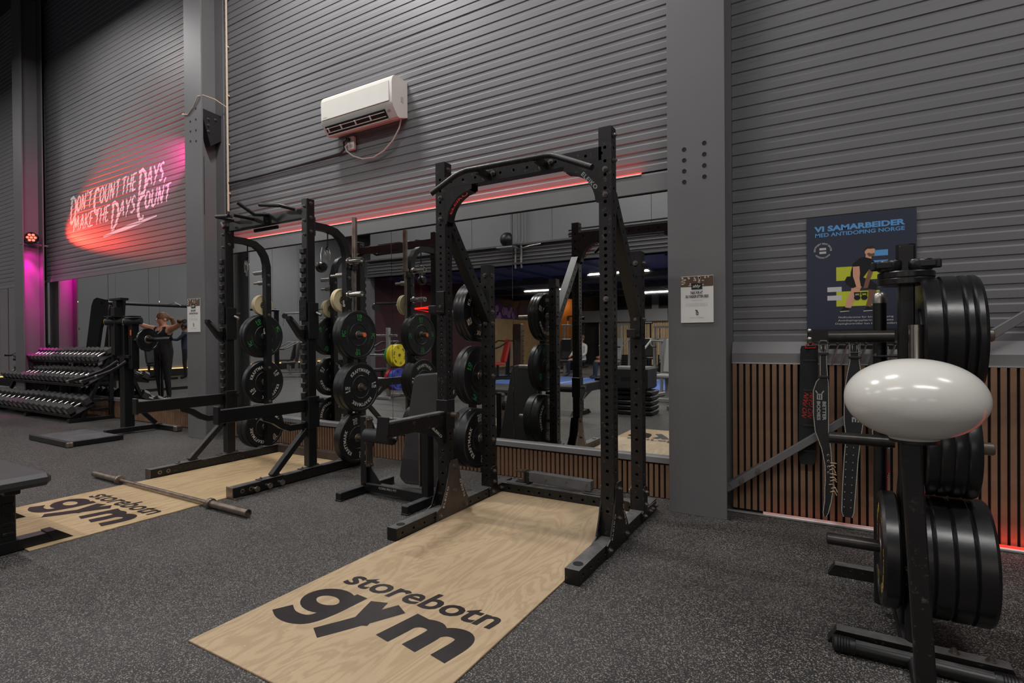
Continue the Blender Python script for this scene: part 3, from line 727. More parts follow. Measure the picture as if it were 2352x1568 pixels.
# ================================================================== WEIGHT PLATES
PLATES = {}
def plate_kind(key, R, th, m, ink, brand, kg, inset=True):
    """meshes for a plate lying with its axis on local X, inner (+X) face at x=0, body towards -X"""
    b = MB(); r = R
    if inset:
        pr = [(.0255, 0), (r*.42, 0), (r*.44, .0035), (r*.47, .0035), (r*.49, 0), (r*.88, 0), (r*.895, .004), (r*.97, .004), (r, -.006),
              (r, -th+.006), (r*.97, -th-.004+.004), (r*.88, -th+.004), (r*.49, -th+.004), (r*.47, -th), (r*.44, -th), (.0255, -th+.003)]
    else:
        pr = [(.0255, 0), (r*.3, 0), (r*.33, -.004), (r*.85, -.004), (r*.88, 0), (r*.97, 0), (r, -.004), (r, -th+.004), (r*.97, -th), (.0255, -th)]
    b.lathe(pr, (0, 0, 0), (1, 0, 0), 48); disc = b.mesh('disc', True, 30); disc.materials.append(MATS[m])
    b = MB(); b.lathe([(.0255, .003), (.036, .003), (.038, 0), (.038, -.004), (.0255, -.004)], (0, 0, 0), (1, 0, 0), 24); hub = b.mesh('hub', True, 30); hub.materials.append(MATS['steel_worn'])
    let = None; mark = None
    if brand:
        b = MB(); b2 = MB()
        small = key == '10'
        for face in (1, -1):
            o = (.0012, 0, 0) if face > 0 else (-th+.0024, 0, 0); u = (0, 1 if face > 0 else -1, 0)
            for k in (0, 1):
                base = k*math.pi
                if small:
                    t = fit2d(text2d(brand, 1, .01, spacing=1.2), -r*.36, r*.36, 0, r*.075); b2.flat(arc2d(t, r*.60, base+math.pi/2+.55), o, u, (0, 0, 1))
                    q = strokes2d([([(-.10, .0), (-.10, .16)], .022), ([(-.10, .07), (.02, .16)], .022), ([(-.06, .10), (.02, .0), (.06, .06), (.10, .0)], .022), ([(-.12, .165), (.10, .165)], .018)], .02)
                    b.flat(arc2d(([(x*r, y*r) for x, y in q[0]], q[1]), r*.71, base+math.pi/2+.55), o, u, (0, 0, 1))
                else:
                    t = fit2d(text2d(brand, 1, .02, spacing=1.12), -r*.5, r*.5, 0, r*.145); b.flat(arc2d(t, r*.635, base+math.pi/2+.55), o, u, (0, 0, 1))
                t = fit2d(text2d(kg, 1, .015), -r*.11, r*.11, 0, r*.145); b.flat(arc2d(t, r*.69, base+.55), o, u, (0, 0, 1))
                t = fit2d(text2d('KG', 1, .015), -r*.09, r*.09, 0, r*.085); b.flat(arc2d(t, r*.585, base+.55), o, u, (0, 0, 1))
        let = b.mesh('lettering', False); let.materials.append(MATS[ink])
        if small: mark = b2.mesh('brand_lettering', False); mark.materials.append(MATS['print_dim_green'])
    PLATES[key] = (disc, hub, let, th, mark)
plate_kind('5', .225, .030, 'rubber_gloss', 'tan_pvc', 'KRAFTMARK', '5')
plate_kind('10', .225, .048, 'rubber', 'print_green', 'KRAFTMARK', '10')
plate_kind('15', .225, .060, 'rubber', 'print_white', 'KRAFTMARK', '15')
plate_kind('20', .225, .076, 'rubber', 'print_white', 'KRAFTMARK', '20')
plate_kind('10y', .225, .058, 'rubber_gloss', 'print_yellow', 'KRAFTMARK', '10')
plate_kind('plain', .225, .062, 'rubber_gloss', 'print_yellow', None, '')
plate_kind('cream', .108, .022, 'cream_plate', 'print_black', None, '', False)
plate_kind('yellow', .225, .05, 'yellow_plate', 'print_black', 'GTG', '15', False)
plate_kind('green', .2, .045, 'green_plate', 'print_black', 'GTG', '10', False)
plate_kind('blue', .225, .06, 'blue_plate', 'print_black', 'GTG', '20', False)
plate_kind('red', .225, .07, 'red_plate', 'print_black', 'GTG', '25', False)
plate_kind('small', .10, .03, 'rubber_gloss', 'print_white', None, '', False)
def plate(key, label, p, roll=0.0, flip=False, group=None, name='weight_plate', rz=None):
    "p = centre of the +X face"
    disc, hub, let, th, mark = PLATES[key]
    t = thing(name, label, 'weight plate', p, group)
    for nm, me in (('disc', disc), ('hub', hub), ('lettering', let), ('brand_lettering', mark)):
        if me is None: continue
        o = bpy.data.objects.new(nm, me); COL.objects.link(o); o.parent = t; ORG[o.name] = V3(p)
        if 'lettering' in nm: o['kind'] = 'stuff'
    t.rotation_euler = (roll, 0, math.pi if flip else (rz or 0))
    return t
# ================================================================== RIGHT RACK (perforated uprights)
RX = (-2.22, -1.067); YF, YB, W = 2.878, 3.41, .075
rack = thing('squat_rack', 'black half rack with round-holed uprights and angled pull-up bar, nearest the camera', 'squat rack', (-1.64, 3.0, 0))
def zt(x, y, z0): return lambda a, b_, c: (x+a, y+b_, z0+c)
dense = [.14+.075*k for k in range(4)]; z = .44
while z < 1.70: dense.append(z); z += .0375
while z < 2.24: dense.append(z); z += .075
for sx, x in ((-1, RX[0]), (1, RX[1])):
    b = MB(); perf(b, zt(x, YF, .075), 2.28, W, dense, .0095, (0, 1, 2, 3)); b.build('upright', 'powder_scuffed', rack, smooth=False)
    b = MB(); perf(b, zt(x, YB, .075), 1.66, W, [.08+.0745*k for k in range(21)], .0095, (0, 1, 2, 3)); b.build('storage_upright', 'powder_scuffed', rack, smooth=False)
    L = 3.68-2.355
    b = MB(); perf(b, lambda a, b_, c, x=x: (x-a, 2.355+c, .0375+b_), L, W, [.05+.1*k for k in range(13)], .0085, (1, 3)); b.build('base_rail', 'powder_scuffed', rack, smooth=False)
    b = MB(); b.lathe([(.026, 0), (.026, .0012), (.0, .0012)], (x, 2.43, .0752), (0, 0, 1), 20, closed=False); b.build('rail_hole', 'dark_inside', rack)
    # diagonal
    p0, p1 = V3((x, 2.90, 1.985)), V3((x, 3.42, 1.30)); d = (p1-p0); Ld = d.length; d.normalize(); q = V3((0, -d.z, d.y))
    b = MB(); perf(b, lambda a, b_, c, p0=p0, d=d, q=q: p0+V3((a, 0, 0))+q*b_+d*c, Ld, .072, [.08+.075*k for k in range(10)], .0085, (1, 3)); b.build('diagonal_brace', 'powder', rack, smooth=False)
    # gusset plates at the foot of the front upright
    for s in (-1, 1):
        gx = x+s*(W/2+.004)
        b = MB(); b.prism([(2.715, .004), (3.065, .004), (3.065, .088), (2.99, .205), (2.962, .33), (2.945, .372), (2.88, .372), (2.862, .345), (2.845, .27), (2.815, .18), (2.77, .09), (2.72, .07)], (gx, 0, 0), (0, 1, 0), (0, 0, 1), .008)
        b.build('foot_gusset', 'powder_brown' if (sx == -1 and s == 1) else 'powder_scuffed', rack, smooth=False)  # the brown sheen of this one plate is put into its colour
        for yy, zz in ((2.75, .04), (2.905, .335), (2.90, .17), (3.03, .045)): bolt((gx+s*.004, yy, zz), (s, 0, 0), rack)
        tx = fit2d(text2d('ELEIKO', 1, .02, spacing=1.2), -.07, .07, -.009, .009)
        for cy, cz, an in ((2.815, .145, 66), (2.998, .165, 112)):
            a = math.radians(an); b = MB(); b.flat(tx, (gx+s*.0046, cy, cz), (0, s*math.cos(a)*s, math.sin(a)), (0, -math.sin(a), math.cos(a))); b.build('lettering', 'print_white', rack, smooth=False)
        # rear foot bracket
        b = MB(); b.prism([(3.345, .01), (3.66, .01), (3.66, .066), (3.455, .075), (3.452, .21), (3.43, .225), (3.39, .225), (3.372, .21), (3.37, .075), (3.345, .066)], (gx, 0, 0), (0, 1, 0), (0, 0, 1), .007); b.build('rear_bracket', 'powder_scuffed', rack, smooth=False)
        for yy, zz in ((3.41, .19), (3.41, .11), (3.39, .04), (3.51, .04), (3.56, .04), (3.64, .04)): bolt((gx+s*.004, yy, zz), (s, 0, 0), rack)
    for zz in (2.12, 1.98, 1.40): bolt((x, YF-W/2, zz), (0, -1, 0), rack)
    for zz in (2.31, 2.17): bolt((x+W/2, YF, zz), (1, 0, 0), rack)
    for zz in (1.66, 1.30): bolt((x+W/2, YB, zz), (1, 0, 0), rack); bolt((x, YB-W/2, zz), (0, -1, 0), rack)
b = MB(); perf(b, lambda a, b_, c: (RX[0]+W/2+c, 3.555+a, .0375+b_), RX[1]-RX[0]-W, W, [.07+.0865*k for k in range(12)], .0095, (1, 3)); b.build('rear_crossbeam', 'powder_scuffed', rack, smooth=False)
b = MB(); b.box((RX[0]+.16, 3.58, .0785), (.16, .10, .006), .001); b.build('crossbeam_plate', 'powder_dusty', rack, smooth=False)
b = MB(); perf(b, lambda a, b_, c: (RX[0]+W/2+c, YF+a, 2.212+b_), RX[1]-RX[0]-W, W, [.055+.0945*k for k in range(12)], .0085, (1, 3)); b.build('top_crossbeam', 'powder_scuffed', rack, smooth=False)
# rear upper crossbeam
b = MB(); b.bar((RX[0], YB, 1.64), (RX[1], YB, 1.64), .05, .05, .004) if False else None
# corner brackets under the crossbeam, with lettering
for s, x in ((1, RX[0]+W/2), (-1, RX[1]-W/2)):
    arc = [(.205-.20*math.sin(math.radians(a))*1.0+.0, -.205+.20*math.cos(math.radians(a))-.03) for a in range(0, 91, 10)]
    poly = [(0, 0), (.215, 0), (.215, -.028)]+[(.015+.2*(1-math.sin(math.radians(a))), -.235+.2*math.cos(math.radians(a))) for a in range(8, 91, 9)]+[(.0, -.235)]
    for yy in (YF-W/2+.004, YF+W/2-.004):
        b = MB(); b.prism([(s*p[0], p[1]) for p in poly], (x, yy, 2.174), (1, 0, 0), (0, 0, 1), .007); b.build('corner_bracket', 'powder_scuffed', rack, smooth=False)
    path = [(x+s*(.018+.2*(1-math.sin(math.radians(a)))), YF, 2.174-.235+.2*math.cos(math.radians(a))) for a in range(5, 91, 8)]
    b = MB(); b.sweep(path, W-.004, .006, (0, 1, 0)); b.build('bracket_lip', 'powder', rack)
    tx = fit2d(text2d('ELEIKO', 1, .025, spacing=1.15), -.065, .065, -.012, .012)
    a = math.radians(48); c = (x+s*.055, YF-W/2-.0005, 2.07)
    b = MB(); b.flat(tx, c, (math.cos(a)*1, 0, s*math.sin(a)), (-s*math.sin(a), 0, math.cos(a))); b.build('lettering', 'print_grey' if s < 0 else 'print_black', rack, smooth=False)
    if s > 0:
        b = MB(); b.flat(arc2d(fit2d(text2d('ELEIKO', 1, .025), -.09, .09, 0, .026), .175, math.radians(130)), (x+.215, YF-.03, 2.174-.235), (1, 0, 0), (0, 0, 1), 0.0); b.build('lettering', 'print_red', rack, smooth=False)
# pull-up bar
P_ = [(-2.118, 2.62, 2.083), (-1.975, 2.675, 2.185), (-1.945, 2.695, 2.205), (-1.905, 2.70, 2.213), (-1.6, 2.70, 2.210), (-1.365, 2.70, 2.206), (-1.32, 2.695, 2.20), (-1.28, 2.675, 2.18), (-1.055, 2.62, 2.068)]
b = MB(); b.tube(P_, .0165, 14); b.build('pull_up_bar', 'powder_scuffed', rack)
for x in (-1.83, -1.43):
    b = MB(); b.bar((x, 2.70, 2.205), (x, 2.835, 2.195), .022, .05, .003); b.bar((x+.03, 2.838, 2.205), (x-.03, 2.838, 2.205), .07, .007, .002, up=(0, 1, 0)); b.build('bar_bracket', 'powder', rack, smooth=False)
    for q in (-.035, .035): bolt((x+q*.9, 2.833, 2.205+q*.3), (0, -1, 0), rack)
# J-cups
def jcup(x, y, z, s, m='powder_scuffed'):
    b = MB(); b.box((x, y-.006, z+.07), (.062, .010, .15), .002); b.box((x, y-.05, z), (.06, .09, .014), .003); b.box((x, y-.092, z+.022), (.06, .012, .05), .003); b.box((x+.036*s, y+.035, z+.09), (.008, .075, .06), .002)
    o = b.build('j_cup', m, rack, smooth=False)
    b = MB(); b.box((x, y-.05, z+.009), (.056, .078, .006), .002); b.build('cup_liner', 'steel_worn', o, smooth=False)
    return o
jcup(RX[0], YF-W/2, 1.355, 1); jcup(RX[1], YB-W/2, 1.19, 1)
# spotter arm on the left upright
def spotter(x, yf, ztop, L, parent, liner='powder_dusty'):
    b = MB(); b.box((x, YF, ztop-.02), (W+.014, W+.014, .20), .003); o = b.build('spotter_sleeve', 'powder', parent, smooth=False)
    b = MB(); b.box((x, (yf+YF-W/2)/2, ztop-.045), (.055, YF-W/2-yf, .085), .004); b.build('spotter_arm', 'powder_scuffed', parent, smooth=False)
    b = MB(); b.box((x, (yf+YF-W/2)/2+.01, ztop+.001), (.05, YF-W/2-yf-.03, .008), .002); b.build('arm_liner', liner, parent, smooth=False)
    b = MB(); b.box((x, yf-.004, ztop-.03), (.09, .010, .135), .003, Matrix.Rotation(math.radians(-8), 3, 'X')); b.build('end_stop', 'powder', parent, smooth=False)
    b = MB(); b.prism([(YF-W/2, ztop-.085), (yf+.25, ztop-.085), (yf+.36, ztop-.115), (YF-W/2-.055, ztop-.16), (YF-W/2-.02, ztop-.21), (YF-W/2, ztop-.21)], (x, 0, 0), (0, 1, 0), (0, 0, 1), .05); b.build('arm_gusset', 'powder', parent, smooth=False)
    tx = fit2d(text2d('ELEIKO', 1, .02), -.06, .06, -.009, .009); a = math.radians(-38)
    b = MB(); b.flat(tx, (x+.0256, YF-W/2-.085, ztop-.122), (0, math.cos(a), math.sin(a)), (0, -math.sin(a), math.cos(a))); b.build('lettering', 'print_white', parent, smooth=False)
    b = MB(); b.cyl((x+W/2+.006, YF+.01, ztop-.02), (x+W/2+.05, YF+.01, ztop-.02), .017, 12); b.cyl((x+W/2+.05, YF+.01, ztop-.02), (x+W/2+.056, YF+.01, ztop-.02), .02, 12); b.build('lock_pin', 'steel_worn', parent)
spotter(RX[0], 2.29, .70, 0, rack)
# storage pegs + plates on the left storage upright
XF = RX[0]-W/2
for z, kind, n, tx in ((1.385, '5', 3, 'grey 5 kg bumper plate'), (.905, '10', 2, 'green-lettered 10 kg bumper plate'), (.425, '20', 2, 'thick black 20 kg bumper plate')):
    b = MB(); b.cyl((XF, YB, z), (XF-.34, YB, z), .0245, 18); b.cyl((XF, YB, z), (XF-.03, YB, z), .036, 18); b.build('plate_peg', 'steel_worn', rack)
    bolt((RX[0]+W/2, YB, z), (1, 0, 0), rack, 1.1)
    th = PLATES[kind][3]; x = XF-.035
    where = {1.385: 'the top', .905: 'the middle', .425: 'the bottom'}[z]
    for k in range(n):
        plate(kind, '%s on %s right-rack peg, %s' % (tx, where, ['nearest the post', 'second along', 'third along'][k]), (x, YB, z), roll=(.3+.9*k+z*2), group='plates on the right rack')
        x -= th+.002

# loose safety arm lying on the rear crossbeam
t = thing('loose_safety_arm', 'dark metal safety arm lying on the rear base beam of the right rack', 'rack attachment', (-1.76, 3.585, .076))
b = MB(); b.box((-1.73, 3.60, .128), (.53, .06, .075), .003, Matrix.Rotation(math.radians(1), 3, 'Y')); b.build('arm_box', 'powder_dusty', t, smooth=False)
for x in (-1.97, -1.82, -1.66, -1.5): bolt((x, 3.569, .13), (0, -1, 0), t, .5)
b = MB()
for dx, dz in ((-.05, .035), (-.05, -.045)): b.box((-2.04+dx*.2, 3.60, .13+dz), (.07, .075, .008), .002)
b.box((-2.005, 3.60, .125), (.010, .085, .10), .002); b.build('arm_bracket', 'powder_brown', t, smooth=False)
b = MB(); b.box((-1.98, 3.60, .12), (.03, .08, .1), .004); b.build('arm_collar', 'black_plastic', t, smooth=False)
b = MB(); b.box((-1.45, 3.575, .0795), (.14, .05, .007), .002); b.build('arm_foot', 'powder', t, smooth=False)

# ================================================================== LEFT RACK (notched uprights, storage hoops)
LX = (-5.055, -3.872); YU, YP = 3.115, 3.54
rk = thing('squat_rack', 'black half rack with notched uprights and curved plate storage posts, beside the left platform', 'squat rack', (-4.46, 3.0, 0))
for sx, x in ((-1, LX[0]), (1, LX[1])):
    b = MB(); b.box((x, YU, 1.25), (.07, .085, 2.3), .005); b.build('upright', 'powder', rk, smooth=False)
    # toothed rack strip on the front of the upright
    b = MB(); z = .36
    b.box((x-.018*0, YU-.047, 1.16), (.062, .008, 1.62), .001)
    while z < 1.95:
        b.prism([(0, 0), (-.022, .012), (-.022, .045), (-.008, .052), (0, .04)], (x, YU-.05, z), (0, 1, 0), (0, 0, 1), .05); z += .082
    b.build('notch_strip', 'powder_scuffed', rk, smooth=False)
    b = MB(); b.box((x, (2.385+3.70)/2, .045), (.075, 3.70-2.385, .075), .004); b.build('base_rail', 'powder_scuffed', rk, smooth=False)
    b = MB(); b.box((x, 2.383, .045), (.085, .006, .09), .012); b.box((x+.015, 2.42, .004), (.11, .075, .006), .002); b.build('end_plate', 'steel_worn', rk, smooth=False)
    for y in (2.46, 2.53): b = MB(); b.lathe([(.014, 0), (.018, .002), (.014, .004), (.008, .003)], (x+.0375, y, .045), (1, 0, 0), 14); b.build('rail_ring', 'steel_worn', rk)
    if sx > 0:
        for y in (2.55, 2.66, 2.77):
            b = MB(); b.cyl((x+.037, y, .045), (x+.085, y, .045), .012, 12); b.cyl((x+.085, y, .045), (x+.095, y, .045), .021, 14); b.build('band_peg', 'steel_worn', rk)
    # front brace
    b = MB(); b.bar((x, 2.735, .09), (x, 3.085, .43), .05, .05, .003); b.build('brace', 'powder_scuffed', rk, smooth=False)
    for y0 in (2.72, 3.11, 3.54):
        b = MB(); b.box((x, y0, .0855), (.085, .20, .006), .001); b.build('foot_plate', 'powder_scuffed', rk, smooth=False)
        for q in (-.08, .08): bolt((x, y0+q, .0885), (0, 0, 1), rk, .9)
    # storage post with bend at the top
    path = [(x, YU+.03, 2.18), (x, 3.30, 2.18), (x, 3.40, 2.165), (x, 3.47, 2.12), (x, 3.515, 2.05), (x, YP, 1.95), (x, YP, 1.8), (x, YP, .09)]
    b = MB(); b.sweep(path, .06, .06, (1, 0, 0)); b.build('storage_post', 'powder', rk)
    b = MB(); b.box((x, YU+.046, 2.17), (.07, .012, .16), .003); b.build('post_flange', 'powder', rk, smooth=False)
    for zz in (2.36, 2.24, 2.12): bolt((x+.035, YU, zz), (1, 0, 0), rk); bolt((x, YU-.0425, zz-.03), (0, -1, 0), rk)
    for zz in (1.86, 1.76, 1.45, .9, .55): bolt((x+.03, YP, zz), (1, 0, 0), rk)
    # storage pegs
    d = sx
    for z in (1.228, .748, .28):
        b = MB(); b.cyl((x+d*.03, YP, z), (x+d*.225, YP, z), .0245, 18, cap=False); b.cyl((x+d*.03, YP, z), (x+d*.05, YP, z), .038, 16); b.cyl((x+d*.215, YP, z), (x+d*.216, YP, z), .024, 16); o = b.build('plate_peg', 'steel_worn', rk)
        if z > 1.2: b = MB(); b.cyl((x+d*.214, YP, z), (x+d*.227, YP, z), .0205, 16); b.build('peg_cap', 'orange_cap', o)
    for z in (1.915, 1.605) if sx > 0 else (1.9,):
        b = MB(); b.lathe([(.0, .028), (.036, .028), (.036, .045), (.025, .05), (.0245, .20), (.019, .20), (.019, .18), (0, .18)], (x, YP, z), (d, 0, 0), 18, closed=False); b.build('bar_peg', 'chrome', rk)
        b = MB(); b.box((x+d*.034, YP, z), (.010, .062, .13), .002); b.build('peg_plate', 'powder', rk, smooth=False)
    b = MB(); b.cyl((x-.03, YP, 1.79), (x-.21, YP, 1.79), .013, 12); b.cyl((x-.03, YP, 1.79), (x-.13, YP, 1.79), .024, 14); b.build('accessory_peg', 'steel', rk)
    b = MB(); b.cyl((x-.03, YP, 1.555), (x-.20, YP, 1.555), .013, 12); b.build('accessory_peg', 'steel', rk)
    # J hook
    b = MB(); b.box((x-.0, YU-.06, 1.44), (.085, .02, .18), .003); b.prism([(-.02, 0), (-.05, 0), (-.155, .115), (-.175, .115), (-.175, .085), (-.07, -.06), (-.02, -.10)], (x, YU-.04, 1.27), (0, 1, 0), (0, 0, 1), .05)
    o = b.build('j_hook', 'powder', rk, smooth=False)
    b = MB(); b.prism([(-.05, .012), (-.075, .012), (-.15, .095), (-.125, .095)], (x, YU-.04, 1.262), (0, 1, 0), (0, 0, 1), .052); b.build('hook_liner', 'steel', o, smooth=False)
    b = MB(); b.box((x+.012, YU, 1.35), (.10, .105, .31), .004); b.build('hook_sleeve', 'powder', rk, smooth=False)
    b = MB(); b.cyl((x+.06, YU+.03, 1.42), (x+.10, YU+.045, 1.40), .014, 10); b.cyl((x+.06, YU+.05, 1.45), (x+.11, YU+.055, 1.45), .006, 8); b.build('hook_pin', 'steel', rk)
    # safety arm
    b = MB(); b.box((x+.01, YU-.005, .565), (.10, .115, .27), .004); b.build('safety_sleeve', 'powder', rk, smooth=False)
    b = MB(); b.box((x, (2.30+3.06)/2, .625), (.05, .77, .10), .004); b.build('safety_arm', 'powder', rk, smooth=False)
    b = MB(); b.box((x, 2.292, .635), (.065, .02, .135), .003); b.build('arm_stop', 'powder', rk, smooth=False)
    b = MB(); b.sweep([(x, 2.66, .575), (x, 2.76, .535), (x, 2.83, .485), (x, 2.90, .455), (x, 3.07, .452)], .04, .05, (1, 0, 0)); b.build('arm_brace', 'powder', rk)
    b = MB(); b.cyl((x+.06, YU+.05, .66), (x+.10, YU+.05, .66), .02, 12); b.build('safety_pin', 'black_plastic', rk)
b = MB(); b.box(((LX[0]+LX[1])/2, YU+.01, 2.285), (LX[1]-LX[0]-.06, .05, .085), .003); b.build('top_crossbeam', 'powder', rk, smooth=False)
b = MB(); b.box(((LX[0]+LX[1])/2, 3.66, .045), (LX[1]-LX[0]-.07, .075, .075), .003); b.build('rear_crossbeam', 'powder_brown', rk, smooth=False)
for p in ([(-4.92, 3.10, 2.34), (-4.95, 2.95, 2.35), (-4.73, 2.93, 2.325)], [(-4.80, 2.96, 2.26), (-4.90, 2.99, 2.25), (-4.98, 3.02, 2.30)], [(-4.55, 3.1, 2.30), (-4.55, 2.86, 2.30)], [(-4.40, 3.1, 2.33), (-4.42, 2.98, 2.31), (-4.48, 2.86, 2.40)], [(-4.0, 3.08, 2.325), (-4.05, 2.97, 2.34), (-4.30, 2.95, 2.375)]):
    b = MB(); b.tube(p, .0165, 10); b.build('pull_up_grip', 'powder_scuffed', rk)
b = MB(); b.bar((-4.75, 3.09, 2.29), (-4.40, 3.09, 2.29), .07, .11, .003); b.build('grip_plate', 'powder_scuffed', rk, smooth=False)
b = MB(); b.box((-4.5, 3.15, 2.22), (.35, .02, .03), .003); b.build('tie_plate', 'powder', rk, smooth=False)
# small white side lettering on the storage posts
for x, z in ((LX[1], 1.52), (LX[0], 1.28)):
    b = MB(); b.flat(fit2d(text2d('gym', 1, .03), -.030, .030, -.014, .014), (x-.005, YP-.0305, z), (0, 0, 1), (-1, 0, 0)); b.build('lettering', 'print_white', rk, smooth=False)
# plates on the left rack
for sx, x, side in ((1, LX[1], 'right'), (-1, LX[0], 'left')):
    for z, kind, n, tx in ((1.228, '10', 2, 'green-lettered 10 kg bumper plate'), (.748, '15', 1 if sx < 0 else 2, 'black 15 kg bumper plate'), (.28, '20', 2 if sx < 0 else 1, 'thick black 20 kg bumper plate')):
        th = PLATES[kind][3]; where = {1.228: 'upper', .748: 'middle', .28: 'bottom'}[z]
        for k in range(n):
            if sx > 0: px = x+.05+(n-k)*(th+.002)
            else: px = x-.05-k*(th+.002)
            plate(kind, '%s, %s peg of left rack\'s %s post, %s' % (tx, where, side, ['front', 'behind'][k]), (px, YP, z), roll=.4+z*3+k+(.5 if sx < 0 else 0), group='plates on the left rack')
    for k in range(2):
        plate('cream', 'small cream plate hung on the %s storage post of the left rack, %s' % (side, ['inner one', 'outer one'][k]), (x-.055-k*.027, YP, 1.555), group='small cream plates')
# clips and carabiners hanging from hoops
for x, n in ((LX[0], 'left'), (LX[1], 'right')):
    t = thing('hanging_clips', 'small metal clips hanging from the %s hoop of the left rack' % n, 'clips', (x-.1, 3.36, 2.1))
    b = MB(); b.tube([(x-.02, 3.34, 2.15), (x-.02, 3.34, 2.03), (x-.05, 3.34, 2.0), (x+.02, 3.30, 1.99)], .006, 6); b.build('hook', 'powder', t)
    for k, (dx, l) in enumerate(((-.045, .12), (-.02, .16), (.01, .10))):
        b = MB(); z0 = 1.995; b.tube([(x+dx, 3.33, z0), (x+dx-.012, 3.33, z0-l*.4), (x+dx-.006, 3.33, z0-l), (x+dx+.012, 3.33, z0-l), (x+dx+.014, 3.33, z0-l*.4), (x+dx, 3.33, z0)], .0035, 6); b.build('clip', 'chrome', t)
t = thing('hanging_ball_grip', 'dark round ball grip hanging on a chain under the right hoop of the left rack', 'grip', (-3.93, 3.3, 1.9))
b = MB(); b.lathe([(0, -.04), (.035, -.038), (.05, -.02), (.052, 0), (.05, .02), (.035, .038), (0, .04)], (-3.92, 3.29, 1.84), (1, 0, 0), 20, closed=False); b.build('ball', 'rubber_gloss', t)
b = MB(); b.tube([(-3.93, 3.31, 2.02), (-3.925, 3.29, 1.95), (-3.92, 3.29, 1.88)], .004, 6); b.build('chain', 'chrome', t)
# upright barbell stored beside the right storage post
t = thing('stored_barbell', 'barbell stored upright behind the left rack\'s right storage post', 'barbell', (-3.86, 3.63, 0))
b = MB(); b.cyl((-3.86, 3.63, 1.93), (-3.86, 3.63, 2.335), .025, 18); b.build('sleeve', 'steel_worn', t)
b = MB(); b.cyl((-3.86, 3.63, 1.90), (-3.86, 3.63, 1.93), .036, 18); b.build('collar', 'steel_worn', t)
b = MB(); b.cyl((-3.86, 3.63, .12), (-3.86, 3.63, 1.90), .0142, 14); b.build('shaft', 'steel_worn', t)
b = MB(); b.cyl((-3.86, 3.63, 0.01), (-3.86, 3.63, .14), .03, 16); b.build('holder', 'powder', t)
b = MB(); b.box((-3.86, 3.60, 1.86), (.08, .07, .05), .006); b.build('clip_holder', 'black_plastic', t, smooth=False)
# barbell lying across the left platform
t = thing('barbell', 'worn steel barbell lying across the left platform', 'barbell', (-4.44, 2.186, .025))
y, z = 2.186, .0335
b = MB(); b.cyl((-5.10, y, z), (-3.78, y, z), .0142, 14); b.build('shaft', 'steel_worn', t)
for s, xa, xb in ((-1, -5.10, -5.54), (1, -3.78, -3.345)):
    b = MB(); b.cyl((xa, y, z), (xb, y, z), .025, 20, cap=False); b.lathe([(.025, 0), (.021, .0), (.019, -.02), (0, -.02)], (xb, y, z), (s, 0, 0), 20, closed=False); b.build('sleeve', 'steel_worn', t)
    b = MB(); b.lathe([(.0142, -.018), (.034, -.018), (.037, -.012), (.037, .012), (.034, .018), (.0142, .018)], (xa, y, z), (1, 0, 0), 24); b.build('collar', 'steel_worn', t)
# ================================================================== PLATE TREE (right)
t = tree = thing('plate_tree', 'black plate tree loaded with plates in front of the lifting belts', 'plate tree', (.258, 2.6, 0))
b = MB(); b.box((.258, 2.58, .80), (.05, .075, 1.46), .005); b.build('post', 'powder', t, smooth=False)
b = MB(); b.cyl((.258, 2.58, 1.40), (.258, 2.58, 1.535), .033, 20); b.build('top_spindle', 'rubber_gloss', t)
for y in (2.43, 3.11):
    b = MB(); b.prism([(-.01, .004), (.55, .004), (.53, .055), (.02, .055)], (0, y, 0), (1, 0, 0), (0, 0, 1), .055); b.build('foot_bar', 'powder_scuffed', t, smooth=False)
b = MB(); b.box((.258, 2.77, .03), (.06, .64, .05), .004); b.build('spine', 'powder', t, smooth=False)
b = MB(); b.bar((.258, 3.05, .06), (.258, 2.62, .62), .045, .05, .004); b.build('strut', 'powder', t, smooth=False)
for q in (.12, .22): bolt((.258+q, 2.43, .055), (0, 0, 1), t)
for z, xl in ((1.18, -.004), (.765, -.004), (.345, -.012)):
    b = MB(); b.lathe([(.0, xl-.25), (.0205, xl-.25), (.0235, xl-.247), (.0235, -.03), (0, -.03)], (.25, 2.58, z), (1, 0, 0), 20, closed=False); b.build('peg', 'peg_steel', t)
    b = MB(); b.lathe([(0, .02), (.0235, .02), (.0235, .255), (.02, .26), (0, .26)], (.258, 2.58, z), (1, 0, 0), 20, closed=False); b.build('peg', 'steel_worn', t)
plate_kind('tree_big', .225, .055, 'rubber_gloss', 'print_yellow', None, '')
plate_kind('tree_thin', .225, .026, 'rubber_gloss', 'print_yellow', None, '')
plate_kind('tree_mid', .188, .036, 'rubber_gloss', 'print_yellow', None, '')
plate_kind('tree_yel', .22, .05, 'rubber_gloss', 'print_yellow', 'BUMPER', '10')
def stack(kinds, x, z, words, grp):
    for k, kd in enumerate(kinds):
        th = PLATES[kd][3]; x += th
        plate(kd, words % ORD[k], (x, 2.58, z), roll=k*.7, group=grp); x += .0025
stack(['tree_big', 'tree_big', 'tree_thin', 'tree_thin'], .292, 1.18, 'glossy black plate on the plate tree\'s top right peg, %s from the post', 'plates on the plate tree')
stack(['tree_mid']*4, .30, .765, 'smaller black plate on the plate tree\'s middle right peg, %s from the post', 'plates on the plate tree')
stack(['tree_thin', 'tree_big', 'tree_big', 'tree_big'], .292, .345, 'glossy black plate on the plate tree\'s bottom right peg, %s from the post', 'plates on the plate tree')
plate('tree_yel', 'black plate with yellow lettering on the plate tree\'s bottom left peg', (.173, 2.58, .345), roll=.5, flip=True, group='plates on the plate tree')
